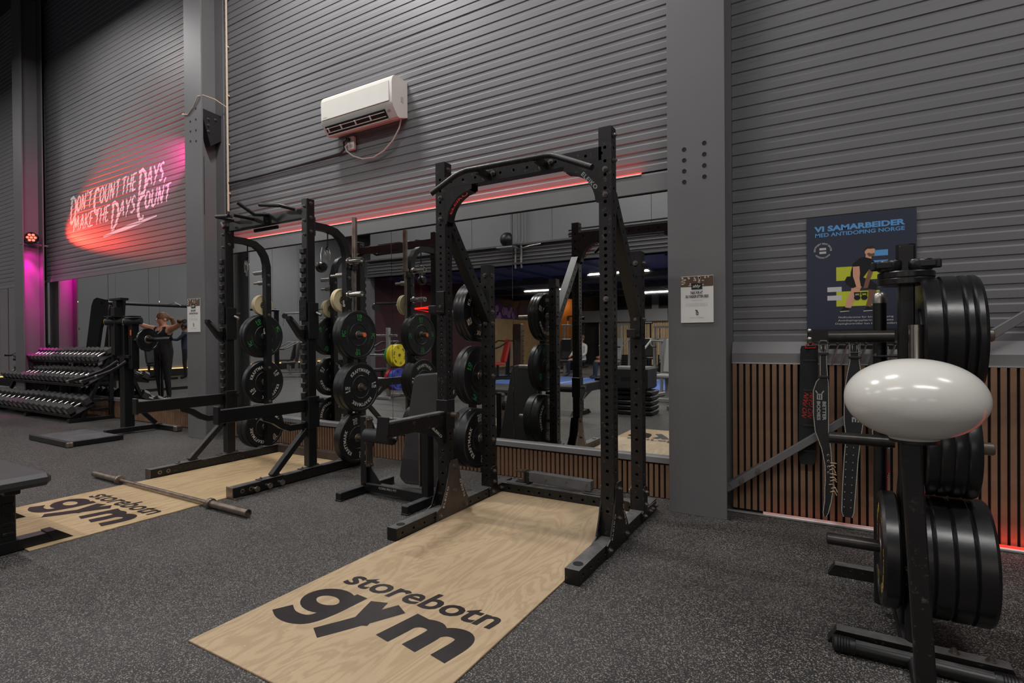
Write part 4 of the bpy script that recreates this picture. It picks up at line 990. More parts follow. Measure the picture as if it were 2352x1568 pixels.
for k, z in enumerate((1.403, 1.428)):
    t = plate('small', 'small black plate lying flat on top of the plate tree, %s of two' % ['lower', 'upper'][k], (.258, 2.58, z+.0), group='small plates on the plate tree')
    t.rotation_euler = (0, -math.pi/2, 0); t.scale = (.85, .92, .92)
# spring clips / lock collars on top of the spindle
for k, (x, y, r) in enumerate(((.205, 2.56, .2), (.30, 2.56, -.2), (.25, 2.615, .5))):
    t = thing('lock_collar', 'black plastic barbell collar on top of the plate tree, %s of three' % ['left', 'right', 'rear'][k], 'barbell collar', (x, y, 1.432), 'barbell collars on the plate tree')
    b = MB(); b.lathe([(.026, 0), (.038, 0), (.042, .006), (.042, .034), (.038, .04), (.026, .04)], (x, y, 1.433), (0, 0, 1), 22); b.build('ring', 'rubber_gloss', t)
    s = -1 if k == 0 else 1
    b = MB(); b.box((x+s*.048, y-.02, 1.453), (.03, .022, .034), .004, Matrix.Rotation(r, 3, 'Z')); b.box((x+s*.02, y-.043, 1.453), (.05, .012, .024), .003, Matrix.Rotation(r, 3, 'Z')); b.build('lever', 'black_plastic', t, smooth=False)
# upright bars standing in the tree's holders
t = thing('stored_barbell', 'steel barbell end standing upright in front of the plate tree post', 'barbell', (.278, 2.45, 0))
b = MB(); b.cyl((.278, 2.46, .42), (.278, 2.46, 1.222), .025, 22); b.build('sleeve', 'chrome', t)
b = MB(); b.lathe([(.02, -.02), (.03, -.02), (.033, -.012), (.033, .012), (.03, .02), (.02, .02)], (.268, 2.46, .30), (0, 0, 1), 22); b.lathe([(.02, -.045), (.029, -.045), (.029, -.02), (.02, -.02)], (.268, 2.46, .30), (0, 0, 1), 22); b.build('collar', 'chrome', t)
b = MB(); b.cyl((.268, 2.46, .04), (.268, 2.46, .26), .03, 20); b.build('holder', 'powder', t)
b = MB(); b.cyl((.272, 2.46, .26), (.275, 2.46, .43), .0145, 14); b.build('shaft', 'steel_worn', t)
t = thing('stored_barbell', 'dark capped bar end standing upright left of the plate tree post', 'barbell', (.185, 2.75, 0))
b = MB(); b.lathe([(.0, .03), (.012, .028), (.022, .018), (.0255, 0), (.0255, -.02), (0, -.02)], (.185, 2.75, 1.34), (0, 0, 1), 20, closed=False); b.build('end_cap', 'steel', t)
b = MB(); b.cyl((.185, 2.75, .05), (.185, 2.75, 1.33), .025, 20); b.build('sleeve', 'powder', t)
b = MB(); b.box((.215, 2.70, 1.098), (.12, .09, .006), .001); bolt((.165, 2.665, 1.10), (0, 0, 1), t, .6); b.build('holder', 'powder', t, smooth=False)

# ================================================================== WHITE OVAL HEAD ON POST
t = thing('dispenser_stand', 'glossy white oval dispenser head on a slim black post', 'dispenser', (.236, 1.86, 0))
pf = [(.1655*abs(math.cos(a))**.95, .112*math.sin(a)**1.0*(1 if a > 0 else 1)) for a in [math.radians(90-3*i) for i in range(57)]]
pf = [(r_, z_) for r_, z_ in pf if not (z_ < -.05 and r_ < .058)]+[(.056, -.113), (0, -.113)]
b = MB(); b.lathe(pf, (.202, 1.86, 1.007), (0, 0, 1), 64, closed=False); b.build('oval_head', 'white_gloss', t, True, 50)
b = MB(); b.cyl((.203, 1.86, .888), (.203, 1.86, .898), .058, 32); b.build('base_plate', 'black_plastic', t)
b = MB(); b.bar((.236, 1.86, .04), (.194, 1.86, .888), .046, .046, .004, up=(0, 1, 0)); b.build('post', 'powder_scuffed', t, smooth=False)
b = MB(); b.cyl((.02, 2.352, .03), (.54, 2.352, .03), .026, 18); b.build('base_tube', 'powder', t)
b = MB(); b.tube([(.262, 2.352, .03), (.25, 2.1, .03), (.236, 1.80, .03)], .026, 16); b.build('base_tube', 'powder', t)
for x, s in ((.035, -1), (.515, 1)):
    b = MB(); b.lathe([(0, 0), (.02, 0), (.029, .008), (.029, .07), (.027, .075), (0, .075)], (x+s*.03, 2.352, .03), (-s, 0, 0), 18, closed=False)
    for k in range(5): b.lathe([(.029, -.002), (.031, 0), (.029, .002)], (x+s*.012-s*k*.009, 2.352, .03), (1, 0, 0), 18)
    b.build('rubber_cap', 'rubber', t)

# ================================================================== LIFTING BELTS ON THE WALL
t = thing('belt_rack', 'black wall plate with a row of pegs holding the lifting belts', 'hook rail', (.12, 3.93, 1.15))
b = MB(); b.box((.145, 3.905, 1.188), (.53, .012, .075), .001); b.build('plate', 'powder', t, smooth=False)
b = MB(); b.box((.145, 3.905, 1.142), (.53, .03, .016), .001); b.build('peg_rail', 'powder', t, smooth=False)
for z in (1.216, 1.163): b = MB(); b.lathe([(0, .006), (.008, .005), (.014, 0), (.014, -.003), (0, -.003)], (-.107, 3.897, z), (0, -1, 0), 16, closed=False); b.build('screw', 'steel', t)
for k in range(11):
    x = -.10+.048*k
    b = MB(); b.tube([(x, 3.9, 1.138), (x, 3.80, 1.136), (x, 3.755, 1.146)], .0085, 8); b.build('peg', 'black_plastic', t)
    if k > 1 and k != 5: b = MB(); b.bar((x+.005, 3.885, 1.125), (x-.03, 3.895, 1.005), .008, .012, .001); b.build('peg_strut', 'steel', t, smooth=False)
def belt(name_label, pts, ztop, edge='stitch', m='leather_black', y=3.862):
    "pts: list of (x centre, z, width)"
    t = thing('lifting_belt', name_label, 'lifting belt', (pts[0][0], y, pts[-1][1]), 'lifting belts on the wall')
    left = [(x-w/2, z) for x, z, w in pts]; right = [(x+w/2, z) for x, z, w in pts]
    b = MB(); b.prism(left+right[::-1], (0, y, 0), (1, 0, 0), (0, 0, 1), .009); b.build('strap', m, t, smooth=False)
    if edge:
        b = MB()
        for side in (-1, 1):
            P = [(x+side*(w/2-.004), z) for x, z, w in pts]
            for (xa, za), (xb, zb) in zip(P[:-1], P[1:]):
                L = math.hypot(xb-xa, zb-za); n = max(1, int(L/.007))
                for i in range(n):
                    f = (i+.5)/n; x = xa+(xb-xa)*f; z = za+(zb-za)*f
                    b.box((x, y-.0055, z), (.0045, .002, .0042))
        o = b.build('stitching', edge, t, smooth=False); o['kind'] = 'stuff'
    return t
def buckle(t, x, z, w=.046, m='chrome', y=3.852):
    b = MB(); b.tube([(x-w/2, y, z), (x-w/2, y, z+.062), (x-w*.3, y, z+.07), (x+w*.3, y, z+.07), (x+w/2, y, z+.062), (x+w/2, y, z), (x-w/2, y, z)], .003, 6); b.build('buckle', m, t)
    b = MB()
    for q in (-.2, .2): b.tube([(x+q*w, y, z+.04), (x+q*w, y-.006, z+.02), (x+q*w*.6, y, z)], .0028, 6)
    b.build('buckle_prong', m, t)
# red lettered belt
t = belt('black padded belt with red handwritten lettering, hung from the left peg', [(-.108, 1.122, .085), (-.108, 1.10, .098), (-.112, .9, .10), (-.118, .7, .098), (-.122, .5, .095), (-.122, .40, .09), (-.122, .375, .07)], 1.13, None, 'cloth_black')
b = MB(); b.tube([(-.128, 3.852, 1.11), (-.122, 3.852, 1.13), (-.10, 3.85, 1.146), (-.078, 3.852, 1.13), (-.072, 3.852, 1.11), (-.128, 3.852, 1.108)], .0035, 6); b.build('red_ring', 'red_plate', t)
for w_, x in (('NO PAIN', -.142), ('NO GAIN', -.110)):
    b = MB(); b.flat(fit2d(text2d(w_, 1, -.005, .5), 0, .165, -.010, .016), (x+.005, 3.8568, .665), (.10, 0, .995), (-.995, 0, .10)); b.build('lettering', 'print_red', t, smooth=False)
for z in (1.03, .84, .62, .46): b = MB(); b.box((-.105, 3.8565, z), (.075, .004, .012), .001); b.build('seam', 'leather_black', t, smooth=False)
# brand belt
t = belt('black leather belt with white stitched edges and block lettering, frayed at its lower end', [(-.030, 1.13, .038), (-.030, 1.02, .042), (-.028, .93, .046), (-.036, .905, .07), (-.044, .85, .088), (-.044, .70, .088), (-.040, .60, .078), (-.018, .50, .056), (-.006, .40, .044), (-.002, .30, .05), (-.004, .26, .052), (-.010, .18, .042), (-.022, .11, .036), (-.026, .085, .02)], 1.14, 'stitch')
buckle(t, -.03, 1.085)
for z, w in ((1.075, .056), (.935, .056)): b = MB(); b.box((-.03, 3.8545, z), (w, .010, .014), .002); b.build('keeper_loop', 'leather_black', t, smooth=False)
for w_, x in (('BETTER', -.040), ('BODIES', -.070)):
    b = MB(); b.flat(fit2d(text2d(w_, 1, .03), 0, .115, 0, .019), (x+.004, 3.857, .785), (0, 0, -1), (1, 0, 0)); b.build('lettering', 'print_grey', t, smooth=False)
b = MB(); b.flat(strokes2d([([(0, 0), (.03, .0), (.03, .022), (0, .022), (0, 0)], .006), ([(.0, .011), (.03, .011)], .005), ([(-.005, .0), (-.022, -.010)], .006), ([(-.005, .022), (-.022, .034)], .006)], .006), (-.062, 3.857, .828), (0, 0, -1), (1, 0, 0)); b.build('emblem', 'print_grey', t, smooth=False)
rb = random.Random(5)
for k in range(9):
    z = .24+.022*k; x = .006+.012*rb.random(); b = MB(); b.tube([(x-.01, 3.855, z), (x+.012, 3.85, z+.012*rb.random()), (x+.022, 3.853, z-.02*rb.random())], .003, 5); b.build('frayed_thread', 'rope', t)
for k in range(4): b = MB(); b.lathe([(.004, 0), (.0085, .001), (.004, .002)], (-.006, 3.857, .46-.035*k), (0, -1, 0), 10); b.build('eyelet', 'steel', t)
# long belt with small studs
t = belt('long black belt with white stitching and rows of small holes, behind the oval head', [(.128, 1.13, .05), (.13, 1.03, .055), (.128, .95, .08), (.126, .85, .105), (.124, .68, .105), (.122, .58, .082), (.110, .45, .078), (.098, .25, .075), (.092, .13, .07), (.092, .10, .05)], 1.14, 'stitch')
buckle(t, .13, 1.085, .055)
b = MB(); b.box((.13, 3.8545, 1.055), (.065, .010, .014), .002); b.build('keeper_loop', 'leather_black', t, smooth=False)
b = MB(); b.flat(fit2d(text2d('LIFE', 1, .03), 0, .11, 0, .035), (.115, 3.857, .78), (0, 0, -1), (1, 0, 0)); b.build('lettering', 'print_grey', t, smooth=False)
b = MB()
for k in range(9):
    for q in (-.017, .017): b.box((.106-.002*k+q, 3.857, .52-.045*k), (.005, .002, .005))
o = b.build('belt_holes', 'print_grey', t, smooth=False); o['kind'] = 'stuff'
t = belt('short rolled black belt hanging behind the plate tree', [(.262, 1.13, .05), (.262, .8, .07), (.262, .62, .10), (.262, .53, .075), (.262, .38, .07), (.262, .36, .06)], 1.13, 'stitch')
b = MB(); b.box((.262, 3.845, .465), (.072, .03, .15), .012); b.build('belt_pad', 'vinyl', t)
b = MB(); b.tube([(.235, 3.85, 1.12), (.235, 3.84, 1.0), (.262, 3.84, .97), (.292, 3.84, 1.0), (.292, 3.85, 1.12)], .004, 6); b.build('chain', 'chrome', t)

for o_ in COL.objects:
    if o_.name.startswith('lifting_belt') and 'red handwritten' not in o_['label']: o_.location.y -= .085
# ================================================================== POSTER
t = thing('poster', 'dark blue poster with blue headline and a crouching man on the ribbed wall', 'poster', (.163, 3.962, 1.225))
px0, px1, pz0, pz1 = -.122, .450, 1.225, 1.94
b = MB(); b.box(((px0+px1)/2, 3.9655, (pz0+pz1)/2), (px1-px0, .002, pz1-pz0)); b.build('sheet', 'poster_navy', t, smooth=False)
def pl(name, poly, m, k=0):
    if name.split('_')[0] in ('figure', 'shoe', 'kettlebell'): poly = [(x, .15+(z-.228)*.83) for x, z in poly]
    b = MB(); b.prism([(px0+x*(px1-px0), pz0+z*(pz1-pz0)) for x, z in poly], (0, 3.9642-.0003*k, 0), (1, 0, 0), (0, 0, 1), .0002); return b.build(name, m, t, smooth=False)
def ptext(body, x0, x1, z0, z1, m, bold=.03, k=1):
    W_, H_ = px1-px0, pz1-pz0
    b = MB(); b.flat(fit2d(text2d(body, 1, bold), px0+x0*W_, px0+x1*W_, pz0+z0*H_, pz0+z1*H_), (0, 3.9642-.0003*k, 0), (1, 0, 0), (0, 0, 1)); return b.build('lettering', m, t, smooth=False)
rect = lambda x0, x1, z0, z1: [(x0, z0), (x1, z0), (x1, z1), (x0, z1)]
ptext('VI SAMARBEIDER', .075, .905, .868, .918, 'poster_blue', .045); ptext('MED ANTIDOPING NORGE', .085, .90, .822, .856, 'poster_blue', .02)
pl('shape', rect(.285, .68, .425, .545), 'poster_yellow'); pl('shape', rect(.285, .68, .20, .33), 'poster_yellow')
pl('shape', rect(.62, .755, .622, .672), 'poster_blue'); pl('shape', rect(.60, .755, .54, .585), 'poster_blue')
pl('shape', rect(.20, .335, .33, .372), 'poster_white', 1); pl('shape', rect(.20, .335, .255, .297), 'poster_white', 1)
ci = [(.157, .745)]
W_, H_ = px1-px0, pz1-pz0
for body, mid, up in (('SERTIFISERT RENT SENTER', 90, 1), ('ANTIDOPING NORGE', 270, -1)):
    vf = fit2d(text2d(body, 1, .02, spacing=1.1), -.068 if up > 0 else -.05, .068 if up > 0 else .05, 0, .010)
    b = MB(); b.flat(arc2d(vf, .040 if up > 0 else .050, math.radians(mid), up), (px0+.157*W_, 3.9639, pz0+.70*H_), (1, 0, 0), (0, 0, 1)); b.build('lettering', 'print_white', t, smooth=False)
pl('badge_bar', rect(.125, .19, .705, .725), 'print_white', 1); pl('badge_bar', rect(.125, .19, .673, .693), 'print_white', 1)
# crouching figure
pl('figure_leg', [(.43, .50), (.52, .49), (.475, .385), (.42, .27), (.365, .275), (.385, .37), (.42, .44)], 'skin', 2)
pl('figure_leg', [(.58, .45), (.66, .48), (.635, .36), (.60, .275), (.555, .285), (.575, .36)], 'skin_dark', 2)
pl('figure_shorts', [(.385, .60), (.50, .60), (.60, .55), (.66, .50), (.655, .445), (.60, .455), (.50, .50), (.435, .475), (.38, .52), (.365, .56)], 'cloth_black', 3)
pl('figure_shirt', [(.44, .73), (.50, .785), (.57, .80), (.63, .745), (.645, .70), (.58, .65), (.53, .575), (.415, .58), (.42, .64)], 'cloth_black', 4)
pl('figure_arm', [(.44, .70), (.50, .70), (.505, .63), (.50, .57), (.515, .47), (.475, .47), (.455, .55), (.44, .60)], 'skin', 5)
pl('figure_arm', [(.585, .66), (.635, .675), (.60, .57), (.575, .47), (.535, .47), (.555, .56)], 'skin_dark', 5)
pl('figure_neck', [(.555, .79), (.61, .77), (.605, .84), (.56, .84)], 'skin', 5)
pl('figure_head', [(.55, .83), (.575, .80), (.615, .795), (.635, .82), (.642, .865), (.62, .885), (.565, .885), (.548, .865)], 'skin', 6)
pl('figure_hair', [(.545, .845), (.556, .862), (.575, .878), (.60, .874), (.635, .878), (.632, .90), (.60, .905), (.565, .898), (.543, .875)], 'hair_dark', 7)
pl('figure_beard', [(.567, .825), (.585, .797), (.615, .792), (.636, .812), (.63, .83), (.61, .822), (.585, .835)], 'hair_brown', 7)
for x in (.32, .535): pl('figure_shoe', [(x, .235), (x+.085, .24), (x+.08, .262), (x+.035, .285), (x+.02, .265)], 'cloth_black', 6); pl('shoe_sole', [(x, .228), (x+.085, .234), (x+.085, .241), (x, .238)], 'print_white', 7)
for x in (.478, .543):
    pl('kettlebell', [(x+.03*math.cos(a*.5236), .375+.026*math.sin(a*.5236)) for a in range(12)], 'cloth_black', 8)
    b = MB(); b.flat(strokes2d([([(px0+(x-.02)*W_, pz0+(.15+(.395-.228)*.83)*H_), (px0+(x-.026)*W_, pz0+(.15+(.425-.228)*.83)*H_), (px0+(x+.026)*W_, pz0+(.15+(.425-.228)*.83)*H_), (px0+(x+.02)*W_, pz0+(.15+(.395-.228)*.83)*H_)], .006)], .006), (0, 3.9615, 0), (1, 0, 0), (0, 0, 1)); b.build('kettlebell_handle', 'cloth_black', t, smooth=False)
ptext('Nulltoleranse for bruk av doping', .305, .80, .092, .112, 'print_white', .005); ptext('Antidopingopplæring av ansatte', .30, .80, .064, .084, 'print_white', .005); ptext('Dopingkontroller kan bli gjennomført', .275, .83, .036, .056, 'print_white', .005)

# ================================================================== NOTICES ON THE COLUMNS
def notice(label, x0, x1, z0, z1, l1, l2):
    t = thing('notice', label, 'sign', ((x0+x1)/2, 3.677, z0)); w, h = x1-x0, z1-z0; y = 3.676
    b = MB(); b.box(((x0+x1)/2, y, (z0+z1)/2), (w, .005, h), .0008); b.build('board', 'paper', t, smooth=False)
    b = MB(); b.box(((x0+x1)/2, y-.0028, z1-.115*h), (w*.995, .0008, .22*h)); b.build('photo_band', 'wood_brown', t, smooth=False)
    b = MB()
    rr = random.Random(9)
    for k in range(26): b.box((x0+w*(.04+.92*rr.random()), y-.0034, z1-h*(.02+.18*rr.random())), (w*.06*(.4+rr.random()), .0004, h*.03*(.4+rr.random())))
    o = b.build('photo_detail', 'tan_pvc', t, smooth=False); o['kind'] = 'stuff'
    b = MB(); b.box(((x0+x1)/2, y-.0040, z1-.22*h), (w*.33, .0008, .13*h)); b.build('logo_tile', 'cloth_black', t, smooth=False)
    def tx(s, a, c, f0, f1, m='cloth_black', bold=.03, sh=.2):
        b = MB(); b.flat(fit2d(text2d(s, 1, bold, sh), x0+a*w, x0+c*w, z0+f0*h, z0+f1*h), (0, y-.0046, 0), (1, 0, 0), (0, 0, 1)); b.build('lettering', m, t, smooth=False)
    tx('abby', .37, .62, .735, .82, 'print_white', .02, .4)
    tx(l1, .30, .68, .615, .675); tx(l2, .15, .85, .535, .595)
    tx('--------------', .33, .67, .478, .484, 'paper_grey', 0, 0)
    for f in (.405, .38, .355): tx('om oss trening med andre medlemmer her', .16, .83, f, f+.014, 'paper_grey', 0, 0)
    tx('WWW GYM NORGE', .28, .72, .10, .115, 'paper_grey', 0, 0)
    b = MB(); b.flat(strokes2d([([(x0+.48*w, z0+.17*h), (x0+.48*w, z0+.23*h), (x0+.53*w, z0+.23*h), (x0+.53*w, z0+.17*h), (x0+.48*w, z0+.17*h)], .004), ([(x0+.505*w, z0+.23*h), (x0+.505*w, z0+.26*h), (x0+.45*w, z0+.265*h)], .006)], .004), (0, y-.0046, 0), (1, 0, 0), (0, 0, 1)); b.build('spray_icon', 'cloth_black', t, smooth=False)
notice('white notice with a dark photo band on the right column', -.853, -.645, 1.278, 1.585, 'TAKK FOR AT', 'DU VASKER ETTER DEG!')
notice('white notice with a dark photo band on the left column', -6.806, -6.53, 1.294, 1.70, 'HAR DU HUSKET', 'Å RYDDE ETTER DEG?')

# ================================================================== AIR CONDITIONER, SOCKET, CABLES
t = thing('air_conditioner', 'white wall air conditioner high on the ribbed wall', 'air conditioner', (-3.97, 3.87, 3.30))
prof = [(3.972, 3.315), (3.972, 3.655), (3.84, 3.665), (3.79, 3.655), (3.765, 3.63), (3.755, 3.59), (3.758, 3.40), (3.775, 3.36), (3.835, 3.285), (3.86, 3.278)]
x0, x1 = -4.455, -3.49; n = len(prof)
b = MB(); b.add([(x0, y, z) for y, z in prof]+[(x1, y, z) for y, z in prof], [(i, (i+1) % n, n+(i+1) % n, n+i) for i in range(n)]+[tuple(range(n)), tuple(range(2*n-1, n-1, -1))]); b.build('body', 'white_plastic', t, True, 25)
b = MB(); b.box(((x0+x1)/2-.01, 3.752, 3.505), (.92, .006, .19), .003); b.build('front_panel', 'white_plastic', t, smooth=False)
b = MB(); b.bar((-4.42, 3.800, 3.3225), (-3.60, 3.800, 3.3225), .085, .012, .002, up=(0, -.78, -.62)); b.build('air_outlet', 'dark_inside', t, smooth=False)
for k in range(2):
    b = MB(); b.bar((-4.41, 3.783+.026*k, 3.333-.032*k), (-3.61, 3.783+.026*k, 3.333-.032*k), .010, .006, .001); b.build('louvre', 'white_plastic', t, smooth=False)
for x in (-4.38, -4.2, -4.0, -3.8): b = MB(); b.box((x, 3.793, 3.318), (.012, .02, .05), .002, Matrix.Rotation(math.radians(38), 3, 'X')); b.build('louvre_rib', 'white_plastic', t, smooth=False)
b = MB(); b.bar((-4.42, 3.835, 3.277), (-3.60, 3.835, 3.277), .03, .008, .002); b.build('flap', 'white_plastic', t, smooth=False)
b = MB(); b.box((x1+.001, 3.885, 3.46), (.004, .012, .05), .001); b.box((x1+.001, 3.905, 3.46), (.004, .008, .06), .001); b.build('side_print', 'print_grey', t, smooth=False)
b = MB(); b.flat(fit2d(text2d('GREE', 1, .02), -4.42, -4.36, 3.425, 3.435), (0, 3.7485, 0), (1, 0, 0), (0, 0, 1)); b.build('lettering', 'print_grey', t, smooth=False)
b = MB(); b.box((-3.56, 3.786, 3.345), (.03, .004, .02), .001); b.build('label', 'print_grey', t, smooth=False)
t = thing('wall_socket', 'white wall socket with two plugs below the air conditioner', 'socket', (-4.22, 3.96, 3.14))
b = MB(); b.box((-4.225, 3.952, 3.205), (.085, .036, .135), .006); b.build('socket_box', 'white_plastic', t, smooth=False)
b = MB(); b.cyl((-4.245, 3.934, 3.24), (-4.245, 3.90, 3.24), .019, 14); b.build('black_plug', 'black_plastic', t)
b = MB(); b.cyl((-4.23, 3.934, 3.185), (-4.23, 3.905, 3.18), .017, 14); b.build('white_plug', 'white_plastic', t)
t = thing('power_cable', 'white power cable looping from the air conditioner to the socket', 'cable', (-3.9, 3.93, 2.98))
b = MB(); b.tube([(-3.535, 3.93, 3.30), (-3.56, 3.93, 3.22), (-3.64, 3.93, 3.12), (-3.76, 3.93, 3.04), (-3.90, 3.93, 3.0), (-4.05, 3.93, 3.01), (-4.18, 3.925, 3.06), (-4.26, 3.915, 3.12), (-4.27, 3.90, 3.165), (-4.23, 3.90, 3.18)], .007, 8); b.build('cord', 'white_plastic', t)
t = thing('black_cable', 'black cable running along the ribbed wall from socket to conduit', 'cable', (-5.3, 3.955, 3.1))
b = MB(); b.tube([(-4.245, 3.90, 3.24), (-4.29, 3.90, 3.22), (-4.31, 3.93, 3.16), (-4.40, 3.955, 3.135), (-4.8, 3.96, 3.128), (-5.4, 3.96, 3.122), (-6.0, 3.96, 3.118), (-6.38, 3.955, 3.13), (-6.40, 3.95, 3.2)], .012, 7); b.build('cord', 'black_plastic', t)
t = thing('conduit', 'thin pale conduit pipe running up the wall beside the left column', 'pipe', (-6.375, 3.95, 2.8))
b = MB(); b.tube([(-6.375, 3.95, 2.78), (-6.375, 3.95, 5.36), (-6.36, 3.95, 5.40), (-6.30, 3.95, 5.42), (-6.2, 3.95, 5.42)], .013, 10); b.build('pipe', 'tan_pvc', t)
for z in (3.0, 3.6, 4.2, 4.8): b = MB(); b.box((-6.375, 3.96, z), (.05, .02, .018), .003); b.build('clip', 'tan_pvc', t, smooth=False)
t = thing('loose_wire', 'loose wire looped round the left column and its bracket', 'wire', (-6.6, 3.7, 4.0))
b = MB(); b.tube([(-6.90, 3.72, 4.02), (-6.86, 3.67, 3.98), (-6.74, 3.672, 3.95), (-6.62, 3.672, 4.02), (-6.52, 3.668, 4.12), (-6.45, 3.7, 4.13), (-6.42, 3.82, 4.12), (-6.385, 3.95, 4.06)], .006, 6); b.build('cord', 'tan_pvc', t)
b = MB(); b.tube([(-6.455, 3.70, 2.7), (-6.455, 3.70, 3.4)], .003, 5); b.build('tie_strip', 'black_plastic', t)

# ================================================================== SLOGAN PAINTED ON THE LEFT BAY
A = arcpts
LT = {
 'D': (.62, [([(.16, 1), (.10, .5), (.06, 0)], (.13, .12, .07)), ([(.0, .95), (.25, 1.02), (.50, .85), (.56, .55), (.45, .2), (.22, .0), (.05, -.02)], (.08, .13, .10))]),
 'O': (.50, [(A(.24, .5, .19, .46, 80, 440, 20), (.11, .13, .09))]), 'C': (.50, [(A(.30, .5, .25, .47, 48, 312, 16), (.08, .15, .08))]),
 'N': (.52, [([(.06, 0), (.10, 1)], (.07, .11, .10)), ([(.10, 1), (.38, 0)], (.09, .11, .08)), ([(.38, .02), (.46, 1.03)], (.08, .11, .08))]),
 'T': (.46, [([(.02, .93), (.46, 1.02)], (.08, .12, .07)), ([(.27, 1.0), (.2, 0)], (.11, .12, .06))]),
 'U': (.50, [([(.08, 1), (.06, .4), (.12, .07), (.24, .0), (.36, .12), (.42, .5), (.46, 1.02)], (.10, .12, .08))]),
 'H': (.50, [([(.10, 1.0), (.06, 0)], (.10, .11, .07)), ([(.46, 1.02), (.40, 0)], (.10, .11, .07)), ([(.06, .48), (.46, .55)], .08)]),
 'E': (.42, [([(.08, 1), (.06, 0)], (.10, .11, .09)), ([(.06, .97), (.42, 1.0)], (.09, .1, .06)), ([(.06, .52), (.34, .55)], .08), ([(.05, .03), (.40, .06)], (.1, .1, .06))]),
 'A': (.50, [([(.02, 0), (.27, 1.02)], (.07, .11, .10)), ([(.27, 1.02), (.44, 0)], (.10, .12, .07)), ([(.10, .33), (.42, .36)], .08)]),
 'Y': (.48, [([(.04, 1), (.24, .48)], (.09, .11, .09)), ([(.50, 1.03), (.30, .55), (.12, -.12)], (.09, .12, .06))]),
 'S': (.42, [([(.40, .88), (.27, 1.0), (.10, .88), (.12, .64), (.30, .45), (.33, .2), (.18, .02), (.02, .1)], (.08, .13, .08))]),
 'M': (.66, [([(.02, 0), (.14, 1)], (.07, .12, .10)), ([(.14, 1), (.29, .25)], (.10, .11, .08)), ([(.29, .25), (.50, 1.02)], (.08, .11, .10)), ([(.50, 1.02), (.58, 0)], (.10, .12, .07))]),
 'K': (.48, [([(.10, 1), (.06, 0)], (.10, .12, .07)), ([(.46, 1.0), (.10, .45)], (.07, .1, .09)), ([(.14, .5), (.48, .0)], (.09, .11, .07))]),
 "'": (.16, [([(.1, 1.12), (.05, .85)], (.09, .09, .04))]), ',': (.2, [([(.12, .12), (.05, -.2)], (.11, .10, .04))])}
slog = thing('wall_slogan', 'white brush-lettered two-line slogan painted on the ribbed wall', 'wall lettering', (-9.5, 4.06, 2.95))
def on_ribs(vfs, name, mtl, z0=LB0, y=YL):
  B_ = MB()
  for layer, vf in enumerate(vfs):
    bm = bmesh.new(); vs = [bm.verts.new((p[0], 0, p[1])) for p in vf[0]]
    for f in vf[1]:
        try: bm.faces.new([vs[i] for i in f])
        except ValueError: pass
    zs = [p[1] for p in vf[0]]; k0 = int((min(zs)-z0)/RIB)-1; k1 = int((max(zs)-z0)/RIB)+2
    for k in range(k0, k1):
        for dz in (0, .0430, .0525, .0745):
            z = z0+k*RIB+dz
            if min(zs) < z < max(zs): bmesh.ops.bisect_plane(bm, geom=bm.verts[:]+bm.edges[:]+bm.faces[:], plane_co=(0, 0, z), plane_no=(0, 0, 1), dist=1e-6)
    for v in bm.verts: v.co.y = y+ribdepth(v.co.z, z0)-.0018-.0004*layer
    bm.verts.index_update(); B_.add([tuple(v.co) for v in bm.verts], [tuple(v.index for v in f.verts) for f in bm.faces]); bm.free()
  return B_.build(name, mtl, slog, smooth=False)
mat('slogan_white', (226, 220, 222), .6, var=.06, vscale=10)
def slogan(words, x0, z0, slope, length, big):
    tot = 0
    for wi, wd in enumerate(words):
        for ci, ch in enumerate(wd): tot += LT[ch][0]*(1.25 if ci == 0 and big[wi] else 1.0)+.045
        tot += .13
    sc = length/tot; x = 0
    for wi, wd in enumerate(words):
        for ci, ch in enumerate(wd):
            g = 1.25 if ci == 0 and big[wi] else 1.0
            hgt = SL_H*(1.65 if g > 1 else 1); drop = -.62*SL_H if g > 1 else 0
            lay = []
            for pts, wdt in LT[ch][1]:
                P2 = []
                for i in range(len(pts)-1):
                    for q in range(3): P2.append((pts[i][0]+(pts[i+1][0]-pts[i][0])*q/3, pts[i][1]+(pts[i+1][1]-pts[i][1])*q/3))
                P2.append(pts[-1])
                wdt = tuple(q*1.3 for q in wdt) if isinstance(wdt, (tuple, list)) else wdt*1.3
                s2 = strokes2d([(P2, wdt)], .1); vs = []
                for px, pz in s2[0]:
                    X = x0+(x+px*g+pz*.14)*sc; Z = z0+drop+pz*hgt; vs.append((X, Z+slope*(X-x0)))
                lay.append((vs, s2[1]))
            on_ribs(lay, 'letter', 'slogan_white')
            x += LT[ch][0]*g+.045
        x += .13
SL_H = .25
slogan(["DON'T", 'COUNT', 'THE', 'DAYS,'], -11.10, 3.35, .04, 3.12, (1, 1, 0, 1))
SL_H = .24
slogan(['MAKE', 'THE', 'DAYS', 'COUNT'], -10.98, 3.035, .04, 3.08, (0, 0, 1, 1))
on_ribs([strokes2d([([(-9.92+.135*k, 2.848+.0115*k) for k in range(13)], (.03, .07, .02))], .05)], 'underline', 'slogan_white')
